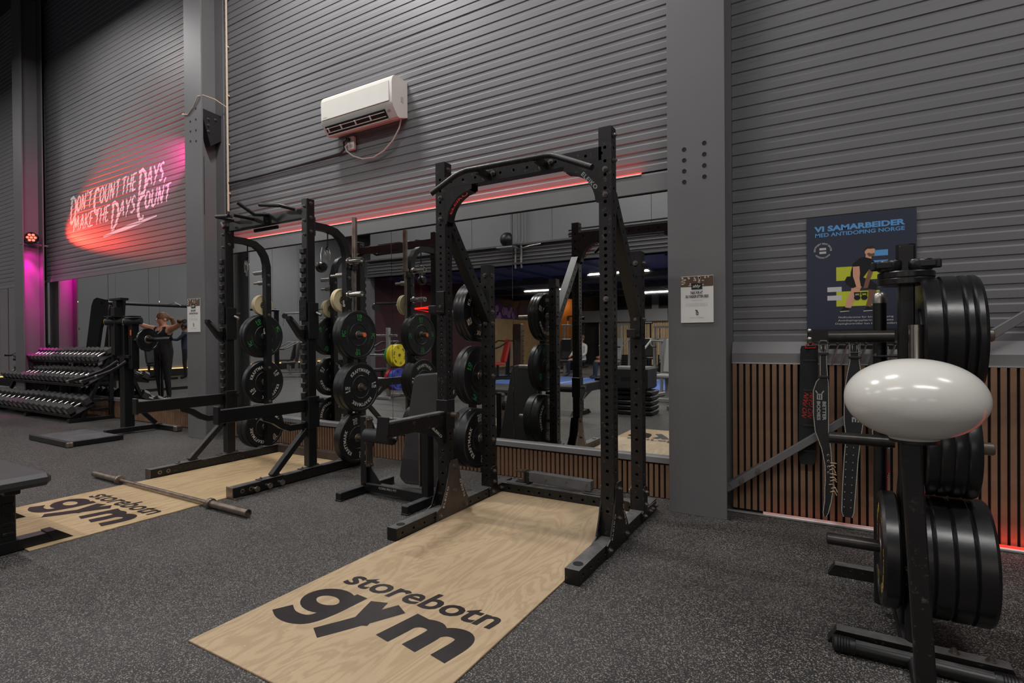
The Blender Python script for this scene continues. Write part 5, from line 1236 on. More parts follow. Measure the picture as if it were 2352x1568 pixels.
# stage lamps that wash the slogan
def par(label, c, aim, parent_z):
    t = thing('stage_lamp', label, 'stage lamp', c)
    d = (V3(aim)-V3(c)).normalized(); c = V3(c)
    b = MB(); b.lathe([(0, -.09), (.06, -.085), (.085, -.05), (.092, .02), (.092, .045), (.082, .045), (.08, .02), (0, .02)], c, d, 24, closed=False); b.build('housing', 'black_plastic', t)
    sd, u = frame_from(d); b0 = None
    for k in range(7):
        p = c+d*.03+((sd*math.cos(k*1.0472)+u*math.sin(k*1.0472))*.052 if k < 6 else V3((0, 0, 0)))
        b = MB(); b.cyl(p-d*.01, p+d*.006, .02, 10); b.build('led_lens', 'led_par', t)
    b = MB(); b.tube([c+sd*.1, c+sd*.1-V3((0, 0, .09)), c-sd*.1-V3((0, 0, .09)), c-sd*.1], .008, 6); b.build('yoke', 'black_plastic', t)
    return t
l1 = par('round stage lamp with glowing red lenses on the far left column', (-11.84, 3.80, 2.99), (-11.0, 3.2, 2.95), 0)
spot('red_light', l1, (-11.80, 3.74, 2.98), (-9.6, 4.07, 3.42), 700, (1, .05, .025), 50, 1.0)
spot('magenta_light', l1, (-11.88, 3.76, 2.82), (-12.06, 3.84, 1.5), 200, (.8, .0, .40), 62, .6)
spot('magenta_low', l1, (-11.90, 3.74, 2.82), (-12.05, 3.84, .9), 420, (.8, .0, .40), 26, .8)
spot('magenta_fill', l1, (-11.88, 3.82, 2.865), (-12.04, 3.83, 2.3), 26, (.8, .0, .40), 95, .8)
b = MB(); b.bar((-11.93, 3.66, 2.885), (-11.93, 4.05, 2.885), .03, .03, .003); b.build('mount_bar', 'column_paint', l1, smooth=False)
l2 = par('round stage lamp hidden on the far side of the left column', (-6.86, 3.83, 3.62), (-8.2, 4.05, 3.5), 0)
spot('magenta_light', l2, (-6.92, 3.78, 3.86), (-8.4, 4.07, 3.58), 700, (1, .03, .32), 50, 1.0)
# ================================================================== EXERCISE BENCH BETWEEN THE RACKS
t = thing('roman_chair', 'black adjustable exercise bench with foam roller and tall padded board, behind the right rack', 'exercise bench', (-2.8, 3.0, 0))
for x, y0, y1 in ((-3.105, 2.735, 3.30), (-2.465, 2.735, 3.30)):
    b = MB(); b.box((x, (y0+y1)/2, .035), (.055, y1-y0, .055), .004); b.build('foot_bar', 'powder', t, smooth=False)
    for y in (y0+.015, y1-.015): b = MB(); b.box((x, y, .006), (.062, .035, .012), .003); b.build('foot_pad', 'rubber', t, smooth=False)
b = MB(); b.box((-2.785, 3.0, .055), (.60, .06, .06), .004); b.build('base_beam', 'powder', t, smooth=False)
b = MB(); b.flat(fit2d(text2d('CORE PRO FIT', 1, .02), -2.93, -2.75, -.008, .008), (0, 2.9695, .066), (1, 0, 0), (0, 0, 1)); b.build('lettering', 'print_grey', t, smooth=False)
b = MB(); b.box((-3.09, 3.0, .33), (.06, .06, .53), .004); b.build('roller_post', 'powder', t, smooth=False)
b = MB(); b.prism([(0, 0), (.13, 0), (0, .14)], (-3.06, 3.0, .085), (1, 0, 0), (0, 0, 1), .008); b.build('post_gusset', 'powder', t, smooth=False)
b = MB()
for k in range(5): b.box((-3.055, 2.985, .545-.075*k), (.008, .06, .028), .003)
b.box((-3.052, 3.0, .40), (.006, .07, .38), .004); b.build('ladder_plate', 'steel_worn', t, smooth=False)
for z in (.57, .22): bolt((-3.047, 2.985, z), (1, 0, 0), t); bolt((-3.047, 3.015, z), (1, 0, 0), t)
b = MB(); b.cyl((-3.05, 2.97, .455), (-2.78, 2.97, .455), .052, 24); b.build('foam_roller', 'vinyl_black', t)
b = MB(); b.cyl((-3.06, 2.97, .455), (-2.74, 2.97, .455), .012, 10); b.build('roller_axle', 'steel', t)
b = MB(); b.box((-2.48, 3.0, .35), (.06, .07, .58), .004); b.build('pad_post', 'powder', t, smooth=False)
b = MB(); b.box((-2.545, 3.01, .35), (.01, .05, .46), .003); b.build('ladder_plate', 'steel_worn', t, smooth=False)
# tapered pad, leaning
pad = [(-2.925, .075), (-2.94, .10), (-2.932, .16), (-2.80, .80), (-2.785, .875), (-2.76, .905), (-2.72, .915), (-2.56, .93), (-2.52, .915), (-2.50, .88), (-2.50, .12), (-2.53, .06), (-2.88, .045)]
b = MB(); b.prism(pad, (0, 3.235, 0), (1, 0, 0), (0, 0, 1), .06); o = b.build('board_pad', 'vinyl', t, smooth=False)
m_ = o.modifiers.new('bevel', 'BEVEL'); m_.width = .014; m_.segments = 3
b = MB(); b.bar((-2.62, 3.10, .48), (-2.62, 3.23, .48), .05, .05, .004); b.bar((-2.62, 3.10, .48), (-2.5, 3.03, .48), .04, .04, .004); b.build('pad_bracket', 'powder', t, smooth=False)

# ================================================================== FLAT BENCHES
def flat_bench(label, xr, yc, L=1.2, grp=None):
    t = thing('flat_bench', label, 'bench', (xr-L/2, yc, 0), 'flat benches')
    b = MB(); b.box((xr-L/2, yc, .42), (L, .27, .07), .022); o = b.build('pad', 'vinyl', t, True, 30)
    b = MB(); b.box((xr-L/2, yc, .365), (L-.25, .07, .05), .004); b.build('spine', 'powder', t, smooth=False)
    for x, nm in ((xr-.26, 'leg'), (xr-L+.22, 'leg')):
        b = MB(); b.box((x, yc, .20), (.11, .075, .32), .006); b.build(nm, 'powder', t, smooth=False)
        b = MB(); b.prism([(-.30, .006), (.30, .006), (.22, .065), (-.22, .065)], (x+.02, yc, 0), (0, 1, 0), (0, 0, 1), .085); b.build('foot_bar', 'powder', t, smooth=False)
        for s in (-1, 1): b = MB(); b.prism([(.31, .0), (.21, .0), (.17, .072), (.215, .072)], (x+.02, yc, 0), (0, s, 0), (0, 0, 1), .095); b.build('foot_cap', 'rubber', t, smooth=False)
    for k in range(5): b = MB(); b.box((xr-.202, yc-.0, .33-.055*k), (.012, .05, .018), .003); b.build('height_notch', 'powder_scuffed', t, smooth=False)
    return t
flat_bench('black flat bench with its padded end at the left edge', -3.765, 1.15)
flat_bench('black flat bench standing behind the camera', -3.05, .30)

# ================================================================== DUMBBELL RACK
DXR, DXL = -9.5, -12.75
dr = thing('dumbbell_rack', 'black three-tier dumbbell rack along the mirror wall at left', 'dumbbell rack', (-11.1, 3.72, 0))
TI = [((3.80, .872), (4.02, 1.0)), ((3.63, .53), (3.93, .70)), ((3.46, .095), (3.76, .26))]
for (yf, zf), (yb, zb) in TI:
    d = V3((0, yb-yf, zb-zf)).normalized(); nrm = V3((0, -d.z, d.y))
    b = MB(); b.box(((DXR+DXL)/2, (yf+yb)/2, (zf+zb)/2-.012), (DXR-DXL, math.hypot(yb-yf, zb-zf), .008), .001, Matrix.Rotation(math.atan2(zb-zf, yb-yf), 3, 'X')); b.build('shelf', 'powder', dr, smooth=False)
    for yy, zz in ((yf, zf), (yb, zb)):
        b = MB(); b.box(((DXR+DXL)/2, yy, zz+.006), (DXR-DXL, .008, .04), .001, Matrix.Rotation(math.atan2(zb-zf, yb-yf), 3, 'X')); b.build('shelf_lip', 'powder_scuffed', dr, smooth=False)
for x in (DXR-.06, (DXR+DXL)/2, DXL+.06):
    b = MB(); b.bar((x, 3.62, .05), (x, 3.98, .95), .06, .05, .004); b.build('side_post', 'powder', dr, smooth=False)
    b = MB(); b.bar((x, 4.0, .03), (x, 4.0, .98), .06, .05, .004); b.build('rear_post', 'powder', dr, smooth=False)
    b = MB(); b.box((x, 3.74, .03), (.07, .58, .05), .004); b.build('foot', 'powder', dr, smooth=False)
    for z in (.16, .30, .55): b = MB(); b.bar((x, 3.7+.15*z, z), (x, 3.99, z), .04, .04, .003); b.build('cross_tie', 'powder', dr, smooth=False)
def hexhead(b, x0, x1, r):
    # bevelled hexagonal head along local X
    for a, c, r0, r1 in ((x0, x0+.006, r*.86, r), (x0+.006, x1-.008, r, r), (x1-.008, x1, r, r*.8)):
        pass
    prof = [(x0, r*.5), (x0, r*.86), (x0+.008, r), (x1-.010, r), (x1, r*.84), (x1, r*.5)]
    vs = []; n = 6
    for i in range(n):
        an = math.pi/6+i*math.pi/3
        vs += [(x, q*math.cos(an), q*math.sin(an)) for x, q in prof]
    k = len(prof); fs = []
    for i in range(n):
        j = (i+1) % n
        for q in range(k-1): fs.append((i*k+q, i*k+q+1, j*k+q+1, j*k+q))
    fs.append(tuple(i*k for i in range(n))); fs.append(tuple(i*k+k-1 for i in range(n))[::-1])
    b.add(vs, fs)
mat('dumbbell_head', (50, 48, 48), .5, var=.2, vscale=14, bump=.1, bscale=120)
DB = {}
for r in (.046, .058, .064, .070, .076, .084, .090):
    hl = r*1.12; g = .064
    a = MB(); hexhead(a, g, g+hl, r); A1 = a.mesh('head', False); A1.materials.append(MATS['dumbbell_head'])
    a = MB(); hexhead(a, -g-hl, -g, r); A2 = a.mesh('head', False); A2.materials.append(MATS['dumbbell_head'])
    a = MB(); a.lathe([(0, -g), (.013, -g), (.0145, -.03), (.0165, 0), (.0145, .03), (.013, g), (0, g)], (0, 0, 0), (1, 0, 0), 12, closed=False); H1 = a.mesh('handle'); H1.materials.append(MATS['chrome'])
    a = MB(); a.box((g+hl+.0006, 0, 0), (.0012, r*1.05, r*.8)); L1 = a.mesh('number_plate', False); L1.materials.append(MATS['paper_grey'])
    DB[r] = (A1, A2, H1, L1, g+hl)
tier_names = ['top', 'middle', 'bottom']
for ti, ((yf, zf), (yb, zb)) in enumerate(TI):
    r = None; x = DXR-.075; k = 0
    ang = math.atan2(zb-zf, yb-yf)
    rs = {0: (.064, .058), 1: (.076, .070), 2: (.090, .084)}[ti]; pitch = (.150, .170, .208)[ti]
    while x > DXL+.05:
        r = rs[0] if k < 10 else rs[1]
        A1, A2, H1, L1, hl = DB[r]
        c = V3((x, (yf+yb)/2, (zf+zb)/2))+V3((0, -math.sin(ang), math.cos(ang)))*(r*.88+.004)
        lab = 'black hex dumbbell on the %s tier of the dumbbell rack, %s from the right end' % (tier_names[ti], ORD[k])
        t = thing('dumbbell', lab, 'dumbbell', c, 'dumbbells on the rack')
        for nm, me in (('head', A1), ('head', A2), ('handle', H1), ('number_plate', L1)):
            o = bpy.data.objects.new(nm, me); COL.objects.link(o); o.parent = t
        # local X -> towards the room (-Y, down slope)
        t.rotation_euler = Matrix((V3((0, -math.cos(ang), -math.sin(ang))), V3((1, 0, 0)), V3((0, -math.sin(ang), math.cos(ang))))).transposed().to_euler()
        x -= pitch; k += 1
        if k >= 24: break
# ================================================================== BELT-SQUAT STYLE LEVER MACHINE
t = thing('lever_machine', 'black lever machine with floor plate and roller pads, right of the dumbbell rack', 'exercise machine', (-7.88, 3.35, 0))
b = MB(); b.box((-7.86, 2.92, .035), (1.0, .56, .03), .004); b.build('floor_plate', 'powder_dusty', t, smooth=False)
b = MB()
b.box((-7.86, 2.655, .035), (1.02, .05, .06), .004); b.box((-7.37, 2.92, .033), (.05, .56, .055), .004); b.build('plate_frame', 'powder', t, smooth=False)
b = MB(); b.box((-7.345, 2.66, .032), (.07, .06, .06), .01); b.build('frame_cap', 'steel_worn', t, smooth=False)
b = MB(); b.box((-7.80, 3.52, .05), (.075, .66, .06), .004); b.build('base_rail', 'powder', t, smooth=False)
b = MB(); b.box((-7.66, 3.84, .04), (.62, .07, .06), .004); b.build('rear_foot', 'powder', t, smooth=False)
b = MB(); b.box((-7.37, 3.84, .04), (.08, .085, .075), .012); b.build('frame_cap', 'steel_worn', t, smooth=False)
b = MB(); b.box((-7.88, 3.48, .72), (.12, .12, 1.36), .006); b.build('main_post', 'powder', t, smooth=False)
b = MB(); b.bar((-7.82, 3.55, .34), (-7.80, 3.78, .09), .05, .05, .004); b.build('strut', 'powder', t, smooth=False)
b = MB(); b.box((-7.96, 3.40, 1.32), (.09, .09, .62), .005); b.box((-7.74, 3.50, 1.14), (.09, .09, .62), .005); b.build('lever_post', 'powder', t, smooth=False)
b = MB(); b.box((-8.0, 3.44, 1.60), (.10, .09, .24), .005); b.build('mast', 'powder', t, smooth=False)
b = MB(); b.box((-7.98, 3.44, 1.735), (.30, .10, .03), .004); b.build('mast_cap', 'powder', t, smooth=False)
for x, y in ((-7.98, 3.34), (-7.72, 3.44)):
    b = MB(); b.cyl((x-.05, y-.03, 1.44), (x+.10, y+.10, 1.45), .045, 18); b.build('roller_pad', 'vinyl_black', t)
    b = MB(); b.cyl((x-.056, y-.036, 1.44), (x-.05, y-.03, 1.44), .040, 18); b.build('roller_end', 'print_yellow', t)
    b = MB(); b.box((x+.03, y+.02, 1.505), (.20, .13, .014), .004); b.build('pad_plate', 'powder', t, smooth=False)
b = MB(); b.box((-7.70, 3.448, 1.30), (.03, .002, .07)); b.build('sticker', 'orange_cap', t, smooth=False)
for xs, ye in ((-7.98, 3.02), (-7.75, 3.08)):
    b = MB(); b.tube([(xs, 3.42, .93), (xs-.04, 3.36, .87), (xs-.12, 3.30, .81), (xs-.30, 3.22, .745), (xs-.62, ye+.1, .67)], .022, 12); b.build('handle_tube', 'powder', t)
    b = MB(); b.cyl((xs-.64, ye+.094, .666), (xs-.60, ye+.104, .674), .024, 12); b.cyl((xs-.32, 3.215, .742), (xs-.29, 3.225, .75), .024, 12); b.build('handle_ring', 'steel', t)
b = MB(); b.cyl((-7.70, 3.50, 1.20), (-7.08, 3.62, 1.215), .026, 14); b.build('weight_horn', 'powder', t)
for z in (.98, 1.0): b = MB(); b.box((-7.86, 3.44, z), (.30, .03, .02), .003); b.build('joint_plate', 'powder_scuffed', t, smooth=False)
plate('small', 'black plate hanging on the horn of the lever machine', (-7.46, 3.545, 1.208), rz=.2).scale = (1, 1.45, 1.45)
# ================================================================== PEOPLE
def person(label, loc, rz, joints, radii, bones, cols, hair, skin='skin', name='person', shoes='cloth_black', face=True):
    """joints in metres, figure faces +Y before rotation. bones: list of (a,b). cols: function(point) -> material name"""
    t = thing(name, label, 'person', loc)
    me = bpy.data.meshes.new('body'); names = list(joints); idx = {n: i for i, n in enumerate(names)}
    me.from_pydata([joints[n] for n in names], [(idx[a], idx[b_]) for a, b_ in bones], [])
    ob = bpy.data.objects.new('body_tmp', me); COL.objects.link(ob)
    md = ob.modifiers.new('skin', 'SKIN'); md.use_smooth_shade = True
    sk = me.skin_vertices[0].data
    for n in names:
        r = radii[n]; sk[idx[n]].radius = r if isinstance(r, tuple) else (r, r)
    sk[idx['pelvis']].use_root = True
    sb = ob.modifiers.new('sub', 'SUBSURF'); sb.levels = 2; sb.render_levels = 2
    dg = bpy.context.evaluated_depsgraph_get(); dg.update(); m2 = bpy.data.meshes.new_from_object(ob.evaluated_get(dg))
    bpy.data.objects.remove(ob)
    mlist = []; m2.materials.clear(); idxs = []
    for p in m2.polygons:
        c = p.center; mn = cols(c)
        if mn not in mlist: mlist.append(mn)
        idxs.append(mlist.index(mn))
    for mn in mlist: m2.materials.append(MATS[mn])
    m2.polygons.foreach_set('material_index', idxs); m2.polygons.foreach_set('use_smooth', [True]*len(idxs)); m2.update()
    m2.name = 'body'
    o = bpy.data.objects.new('body', m2); COL.objects.link(o); o.parent = t; ORG[o.name] = V3(loc)
    hd = V3(joints['head'])
    def add(nm, b, m):
        me_ = b.mesh(nm); me_.materials.append(MATS[m]); q = bpy.data.objects.new(nm, me_); COL.objects.link(q); q.parent = t
    # hair cap, face
    b = MB()
    for i in range(9): pass
    prof = [(0, .118), (.05, .112), (.085, .085), (.100, .045), (.102, 0), (.092, -.035), (0, -.035)]
    b.lathe(prof, hd+V3((0, -.018, .02)), (0, -.25, 1), 22, closed=False); add('hair', b, hair)
    for s in (-1, 1):
        b = MB(); b.lathe([(0, .006), (.009, .004), (.011, 0), (.009, -.004), (0, -.006)], hd+V3((s*.033, .083, .012)), (0, 1, 0), 10, closed=False); add('eye', b, 'hair_dark')
        b = MB(); b.lathe([(0, .012), (.02, .008), (.027, 0), (.02, -.008), (0, -.012)], hd+V3((s*.088, 0, -.005)), (1, 0, 0), 12, closed=False); add('ear', b, skin)
    b = MB(); b.tube([hd+V3((0, .09, .02)), hd+V3((0, .108, -.012)), hd+V3((0, .094, -.03))], [.008, .016, .012], 8); add('nose', b, skin)
    b = MB(); b.tube([hd+V3((-.025, .082, -.055)), hd+V3((0, .092, -.055)), hd+V3((.025, .082, -.055))], [.004, .008, .004], 8); add('mouth', b, 'red_vinyl' if skin == 'skin' else 'skin_dark')
    t.rotation_euler = (0, 0, rz)
    return t, add
def fingers(add, hand, d, side, skin):
    hand = V3(hand); d = V3(d).normalized(); side = V3(side).normalized()
    up = d.cross(side).normalized()
    for k, l in enumerate((.07, .078, .073, .06)):
        p = hand+side*(-.027+.018*k)+d*.03; b = MB(); b.tube([p, p+d*l*.45, p+d*l*.8-up*.02, p+d*l*.75-up*.045], [.0095, .009, .008, .007], 7); add('finger', b, skin)
    p = hand-side*.035; b = MB(); b.tube([p, p-side*.02+d*.03, p-side*.012+d*.055-up*.03], [.012, .010, .008], 7); add('thumb', b, skin)
STD = {'pelvis': (0, 0, .95), 'waist': (0, 0, 1.10), 'chest': (0, .01, 1.30), 'upper': (0, 0, 1.43), 'neck': (0, .005, 1.50), 'chin': (0, .03, 1.55), 'head': (0, .03, 1.62), 'crown': (0, .015, 1.69),
       'hipl': (-.10, 0, .90), 'kneel': (-.11, .02, .50), 'anklel': (-.11, -.02, .09), 'toel': (-.12, .14, .035), 'hipr': (.10, 0, .90), 'kneer': (.11, .02, .50), 'ankler': (.11, -.02, .09), 'toer': (.12, .14, .035),
       'shl': (-.17, 0, 1.42), 'ell': (-.40, .12, 1.44), 'wrl': (-.62, .26, 1.50), 'hal': (-.70, .30, 1.51), 'shr': (.17, 0, 1.42), 'elr': (.40, .12, 1.44), 'wrr': (.62, .26, 1.50), 'har': (.70, .30, 1.51)}
SRAD = {'pelvis': (.165, .125), 'waist': (.145, .11), 'chest': (.155, .115), 'upper': (.12, .09), 'neck': (.055, .055), 'chin': (.06, .065), 'head': (.083, .095), 'crown': (.06, .07),
        'hipl': .095, 'kneel': .062, 'anklel': .045, 'toel': (.042, .03), 'hipr': .095, 'kneer': .062, 'ankler': .045, 'toer': (.042, .03),
        'shl': .062, 'ell': .046, 'wrl': .03, 'hal': (.04, .022), 'shr': .062, 'elr': .046, 'wrr': .03, 'har': (.04, .022)}
BON = [('pelvis', 'waist'), ('waist', 'chest'), ('chest', 'upper'), ('upper', 'neck'), ('neck', 'chin'), ('chin', 'head'), ('head', 'crown'), ('pelvis', 'hipl'), ('hipl', 'kneel'), ('kneel', 'anklel'), ('anklel', 'toel'), ('pelvis', 'hipr'), ('hipr', 'kneer'), ('kneer', 'ankler'), ('ankler', 'toer'), ('upper', 'shl'), ('shl', 'ell'), ('ell', 'wrl'), ('wrl', 'hal'), ('upper', 'shr'), ('shr', 'elr'), ('elr', 'wrr'), ('wrr', 'har')]
def tank(c):
    if abs(c.x) > .165 and c.z > 1.22: return 'skin'
    if c.z > 1.47 or (c.z > 1.40 and abs(c.x) < .07): return 'skin'
    if c.z < .075: return 'cloth_white'
    return 'cloth_black'
w, add = person('person in a black tank top and leggings raising two dumbbells sideways', (-11.35, 2.48, 0), math.radians(-9), dict(STD, ell=(-.41, .03, 1.47), wrl=(-.62, .09, 1.56), hal=(-.70, .11, 1.58), elr=(.41, .03, 1.47), wrr=(.62, .09, 1.56), har=(.70, .11, 1.58)), dict(SRAD, pelvis=(.19, .15), chest=(.165, .135), waist=(.165, .135), hipl=.11, hipr=.11, shl=.07, shr=.07, ell=.055, elr=.055), BON, tank, 'hair_brown')
for s, n in ((-1, 'left'), (1, 'right')): fingers(add, (s*.70, .11, 1.575), (s*.2, .9, -.1), (s*.9, -.2, 0), 'skin')
b = MB(); b.tube([(0, -.09, 1.66), (0, -.17, 1.64), (0, -.21, 1.52), (0, -.20, 1.38)], [.03, .04, .04, .015], 10); add('ponytail', b, 'hair_brown')
b = MB(); b.tube([(-.09, .075, 1.44), (-.05, .115, 1.36), (0, .13, 1.31), (.05, .115, 1.36), (.09, .075, 1.44)], .008, 6); add('strap', b, 'cloth_white')
Rw = Matrix.Rotation(math.radians(-9), 4, 'Z')
for s, n in ((-1, 'left'), (1, 'right')):
    A1, A2, H1, L1, hl = DB[.046]; p = V3((-11.35, 2.48, 0))+(Rw @ V3((s*.72, .15, 1.565)))
    t = thing('dumbbell', 'small hex dumbbell held in the %s hand of the person in the tank top' % n, 'dumbbell', p, 'dumbbells held by the person')
    for nm, me in (('head', A1), ('head', A2), ('handle', H1)): o = bpy.data.objects.new(nm, me); COL.objects.link(o); o.parent = t
    t.rotation_euler = (0, 0, math.radians(-9+10))
def navy(c):
    if c.z > 1.48: return 'skin_dark'
    if c.z > .93: return 'cloth_navy' if abs(c.x) < .55 and c.y < .38 else 'skin_dark'
    return 'cloth_black'
J = dict(STD, ell=(-.20, .20, 1.22), wrl=(-.16, .42, 1.25), hal=(-.15, .50, 1.27), elr=(.20, .20, 1.22), wrr=(.16, .42, 1.25), har=(.15, .50, 1.27))
m1, add = person('person in a navy top and black trousers standing at the far end wall', (-17.4, -1.15, 0), math.radians(28), J, dict(SRAD), BON, navy, 'hair_dark', 'skin_dark')
for s in (-1, 1): fingers(add, (s*.15, .50, 1.27), (0, 1, 0), (1, 0, 0), 'skin_dark')
def white(c):
    if c.z > 1.0-.02 and abs(c.x) < .2 and c.z > 1.03: return 'skin'
    if c.z > .50: return 'cloth_white' if (c.y < .25 and abs(c.x) < .3) else 'skin'
    return 'cloth_navy'
def seated(label, loc, rz, hair, colf, skin='skin'):
    J = {}
    for k, v in STD.items(): J[k] = (v[0], v[1], v[2]-.48)
    J.update(kneel=(-.14, .43, .50), anklel=(-.15, .45, .09), toel=(-.15, .60, .04), kneer=(.14, .43, .50), ankler=(.15, .45, .09), toer=(.15, .60, .04), hipl=(-.10, .06, .47), hipr=(.10, .06, .47),
             ell=(-.25, .12, .70), wrl=(-.18, .32, .62), hal=(-.16, .40, .60), elr=(.25, .12, .70), wrr=(.18, .32, .62), har=(.16, .40, .60))
    return person(label, loc, rz, J, dict(SRAD), BON, colf, hair, skin)
m2_, add = seated('person in a white shirt sitting on a machine in the far low area', (-6.55, -7.4, 0), math.radians(15), 'hair_brown', white)
m3_, add = seated('person in a grey shirt leaning beside the seated person', (-5.35, -6.7, 0), math.radians(60), 'hair_dark', lambda c: 'cloth_grey' if c.z > .5 and c.z < 1.0 and abs(c.x) < .28 and c.y < .2 else ('skin_dark' if c.z > .5 else 'cloth_navy'), 'skin_dark')
for o_, lo_ in ((m2_, .0), (m3_, .0)):
    pass

# ================================================================== MACHINES SEEN ONLY IN THE MIRRORS
def machine(label, loc, rz, frame='powder', pad='vinyl_black', h=1.6, kind=0, name='exercise_machine', cat='exercise machine'):
    "selectorised machine: base, weight tower, seat, backrest, lever arms"
    t = thing(name, label, cat, loc); o = V3(loc)
    def P(*a): return [tuple(V3(p)+o) for p in a]
    def bar(nm, p, q, w=.06, hh=.06, m=frame): b = MB(); a = P(p, q); b.bar(a[0], a[1], w, hh, .005); return b.build(nm, m, t, smooth=False)
    for x in (-.35, .35): bar('base_bar', (x, -.7, .04), (x, .7, .04))
    bar('base_bar', (-.35, .65, .04), (.35, .65, .04)); bar('base_bar', (-.35, -.65, .04), (.35, -.65, .04))
    if kind != 2:
        for x in (-.22, .22): bar('tower_post', (x, .6, .05), (x, .6, h))
        bar('tower_top', (-.28, .6, h), (.28, .6, h), .08, .06)
        for k in range(10): b = MB(); b.box(tuple(o+V3((0, .6, .12+.055*k))), (.30, .10, .048), .003); b.build('stack_plate', 'powder_scuffed', t, smooth=False)
        for x in (-.09, .09): b = MB(); a = P((x, .6, .08), (x, .6, h)); b.cyl(a[0], a[1], .012, 8); b.build('guide_rod', 'chrome', t)
    bar('seat_post', (0, -.2, .05), (0, -.2, .42)); 
    b = MB(); b.box(tuple(o+V3((0, -.25, .45))), (.34, .42, .07), .02); b.build('seat', pad, t, True, 30)
    b = MB(); b.box(tuple(o+V3((0, .06, .82))), (.32, .08, .68), .025, Matrix.Rotation(math.radians(-14), 3, 'X')); b.build('backrest', pad, t, True, 30)
    bar('back_post', (0, .14, .1), (0, .18, 1.1), .06, .05)
    for s in (-1, 1):
        b = MB(); b.tube(P((s*.3, .25, 1.1), (s*.42, 0, 1.12), (s*.42, -.3, .95), (s*.36, -.42, .9)), .02, 10); b.build('lever_arm', frame, t)
        b = MB(); a = P((s*.36, -.42, .9), (s*.30, -.54, .9)); b.cyl(a[0], a[1], .022, 10); b.build('grip', 'rubber', t)
        bar('lever_mount', (s*.3, .2, .1), (s*.3, .28, 1.15), .05, .05)
    if kind == 1:
        b = MB(); b.tube(P((-.0, .6, h), (0, .45, h+.28), (0, .15, h+.33), (0, -.35, h+.30)), .03, 10); b.build('cable_arm', frame, t)
        b = MB(); c = o+V3((0, -.35, h+.22)); b.lathe([(.0, -.02), (.09, -.02), (.09, .02), (0, .02)], c, (1, 0, 0), 20, closed=False); b.build('pulley', 'black_plastic', t)
        b = MB(); a = P((0, -.38, h+.14), (0, -.40, h-.1)); b.cyl(a[0], a[1], .006, 6); b.build('cable', 'chrome', t)
    t.rotation_euler = (0, 0, rz); return t
machine('black cable tower with an arched arm, mirrored beside the left rack', (-9.3, -1.9, 0), math.radians(200), h=1.75, kind=1)
machine('pale grey multi machine near the far end wall', (-15.0, -3.6, 0), math.radians(210), 'grey_frame', 'vinyl', 1.75, 1)
machine('grey chest machine far along the hall', (-17.0, -5.0, 0), math.radians(240), 'grey_frame', 'vinyl', 1.6, 0)
machine('grey row machine on the far side of the blue turf', (-7.3, -7.9, 0), math.radians(170), 'grey_frame', 'vinyl_black', 1.6, 0)
machine('grey press machine beyond the blue turf, centre', (-5.6, -7.9, 0), math.radians(190), 'grey_frame', 'grey_vinyl', 1.6, 0)
machine('grey leg machine beyond the blue turf, right', (-4.2, -8.2, 0), math.radians(160), 'grey_frame', 'grey_vinyl', 1.5, 0)
machine('black pull-down machine at the back of the low area', (-8.6, -11.3, 0), math.radians(180), 'powder', 'vinyl_black', 1.7, 1)
machine('black crossover machine at the back centre', (-5.5, -11.0, 0), math.radians(150), 'powder', 'vinyl_black', 1.7, 0)
machine('black and red bench machine standing on the near edge of the blue turf', (-8.2, -5.4, 0), math.radians(215), 'powder', 'red_vinyl', 1.25, 2)
machine('pale grey seated machine with a curved pad, just behind the camera', (-1.55, -1.15, 0), math.radians(215), 'grey_frame', 'grey_vinyl', 1.1, 2)
machine('grey incline machine near the camera, behind the grey seated machine', (-2.6, -2.5, 0), math.radians(190), 'grey_frame', 'grey_vinyl', 1.2, 2)
machine('black weight machine at the far left edge, beyond the magenta column', (-15.6, 3.0, 0), math.radians(180), 'powder', 'vinyl_black', 1.5, 0)
# tall brown post machine
t = thing('storage_tower', 'tall brown storage post beyond the blue turf', 'storage tower', (-8.75, -7.3, 0))
b = MB(); b.box((-8.75, -7.3, .85), (.34, .2, 1.6), .01); b.build('panel', 'wood_brown', t, smooth=False)
b = MB(); b.box((-8.75, -7.3, .03), (.6, .5, .06), .01); b.build('base', 'powder', t, smooth=False)
for k in range(8): b = MB(); b.cyl((-8.58, -7.3, .3+.16*k), (-8.51, -7.3, .3+.16*k), .012, 6); b.build('peg', 'steel', t)
# coloured plates tree behind the camera
t = thing('plate_tree', 'pale grey plate tree holding coloured plates, seen in the mirror', 'plate tree', (-7.73, -.2, 0))
b = MB(); b.box((-7.73, -.2, .72), (.07, .07, 1.4), .005); b.build('post', 'grey_frame', t, smooth=False)
for y in (-.5, .1): b = MB(); b.box((-7.73, y, .03), (.62, .06, .05), .004); b.build('foot_bar', 'grey_frame', t, smooth=False)
b = MB(); b.box((-7.73, -.2, .035), (.06, .6, .05), .004); b.build('spine', 'grey_frame', t, smooth=False)
for z in (.38, .86, 1.26):
    b = MB(); b.cyl((-8.23, -.2, z), (-7.54, -.2, z), .024, 14); b.build('peg', 'chrome', t)
for key, x, z, lab in (('yellow', -7.47, .86, 'yellow plate on the coloured plate tree, outer'), ('yellow', -7.54, .86, 'yellow plate on the coloured plate tree, inner'), ('green', -7.62, .86, 'green plate on the coloured plate tree'), ('blue', -7.48, .38, 'blue plate on the coloured plate tree'), ('red', -7.57, .38, 'red plate on the coloured plate tree')):
    plate(key, lab, (x, -.2, z), roll=.8, group='coloured plates')
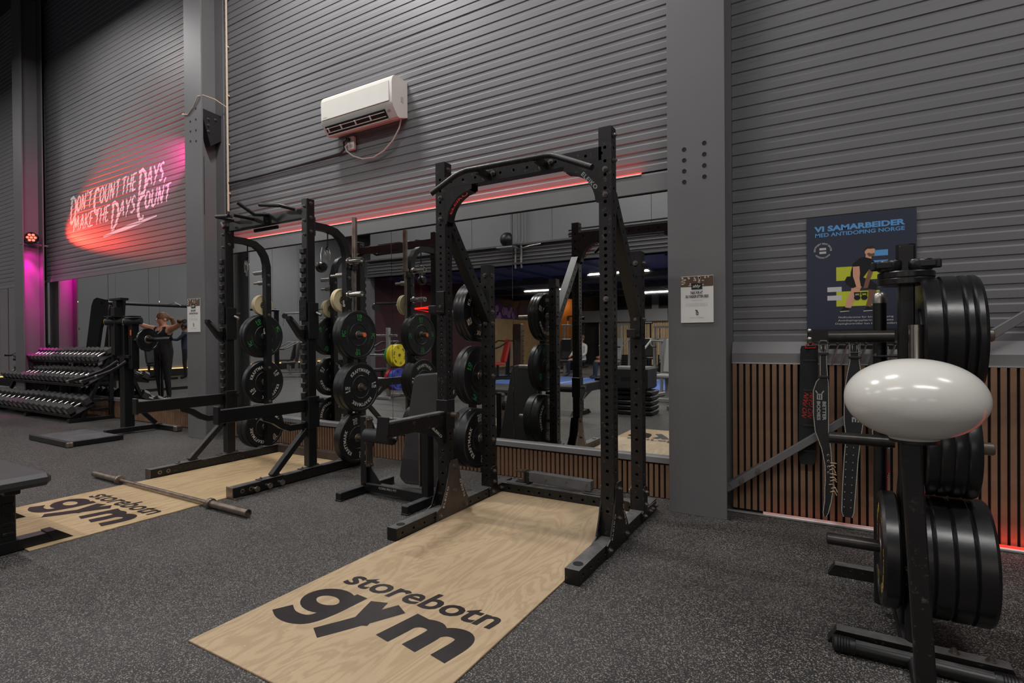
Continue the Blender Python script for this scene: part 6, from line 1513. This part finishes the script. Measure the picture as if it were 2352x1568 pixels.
# black soft boxes and steps
t = thing('plyo_box', 'black soft jump box stacked on step platforms behind the camera', 'jump box', (-2.62, -.2, .38))
b = MB(); b.box((-2.62, -.2, .56), (.60, .55, .34), .03); b.build('box_body', 'vinyl_black', t, True, 30)
b = MB(); b.box((-2.62, .076, .56), (.2, .004, .06), .001); b.build('handle', 'black_plastic', t, smooth=False)
for k in range(5):
    s = tag(MB().box((-2.6+.01*(k % 2), -.2, .038+.0755*k), (.66-.02*(k % 2), .40, .072), .018).build('step_platform', 'rubber'), 'black aerobic step platform under the jump box, %s from the floor' % ORD[k], 'step', 'stacked step platforms')
# cable station whose curved plates show in the left mirror
t = thing('cable_station', 'black cable station with curved side plates and a crossover bar', 'cable machine', (-13.8, 2.3, 0))
for y in (2.55, 2.2):
    b = MB(); b.prism([(-14.75, 0), (-14.25, 0), (-13.75, 1.5), (-13.55, 1.75), (-13.5, 2.1), (-13.9, 2.16), (-14.05, 2.12), (-14.15, 2.0)], (0, y, 0), (1, 0, 0), (0, 0, 1), .06); b.build('side_plate', 'powder', t, smooth=False)
b = MB(); b.cyl((-13.7, 2.6, 2.04), (-13.7, -2.0, 2.04), .035, 14); b.build('crossover_bar', 'powder', t)
for y in (1.1, .35):
    b = MB(); b.tube([(-13.66, y+.12, 2.06), (-13.62, y, 2.12), (-13.66, y-.16, 2.05)], .010, 6); b.build('handle', 'chrome', t)
for x in (-13.85, -13.72): b = MB(); b.cyl((x, 2.38, .1), (x, 2.38, 2.05), .013, 8); b.build('guide_rod', 'chrome', t)
for k in range(14): b = MB(); b.box((-13.79, 2.38, .12+.05*k), (.28, .12, .044), .003); b.build('stack_plate', 'powder_scuffed', t, smooth=False)
b = MB(); b.box((-13.8, .2, .04), (.1, 4.6, .06), .004); b.build('base_bar', 'powder', t, smooth=False)
b = MB(); b.box((-13.8, -2.0, 1.05), (.10, .10, 2.1), .005); b.build('far_post', 'powder', t, smooth=False)
# black bench by the far end wall, ropes on the back wall
machine('low black bench machine by the far end wall', (-18.2, -.6, 0), math.radians(90), 'powder', 'vinyl_black', .9, 2)
t = thing('battle_rope', 'thick tan rope looped along the back wall shelf', 'rope', (-3.2, -14.1, 2.1))
b = MB(); P2 = []
for k in range(60): P2.append((-4.4+.04*k, -14.05, 2.12+.035*math.sin(k*1.3)))
b.tube(P2, .025, 6); b.build('rope', 'rope', t)
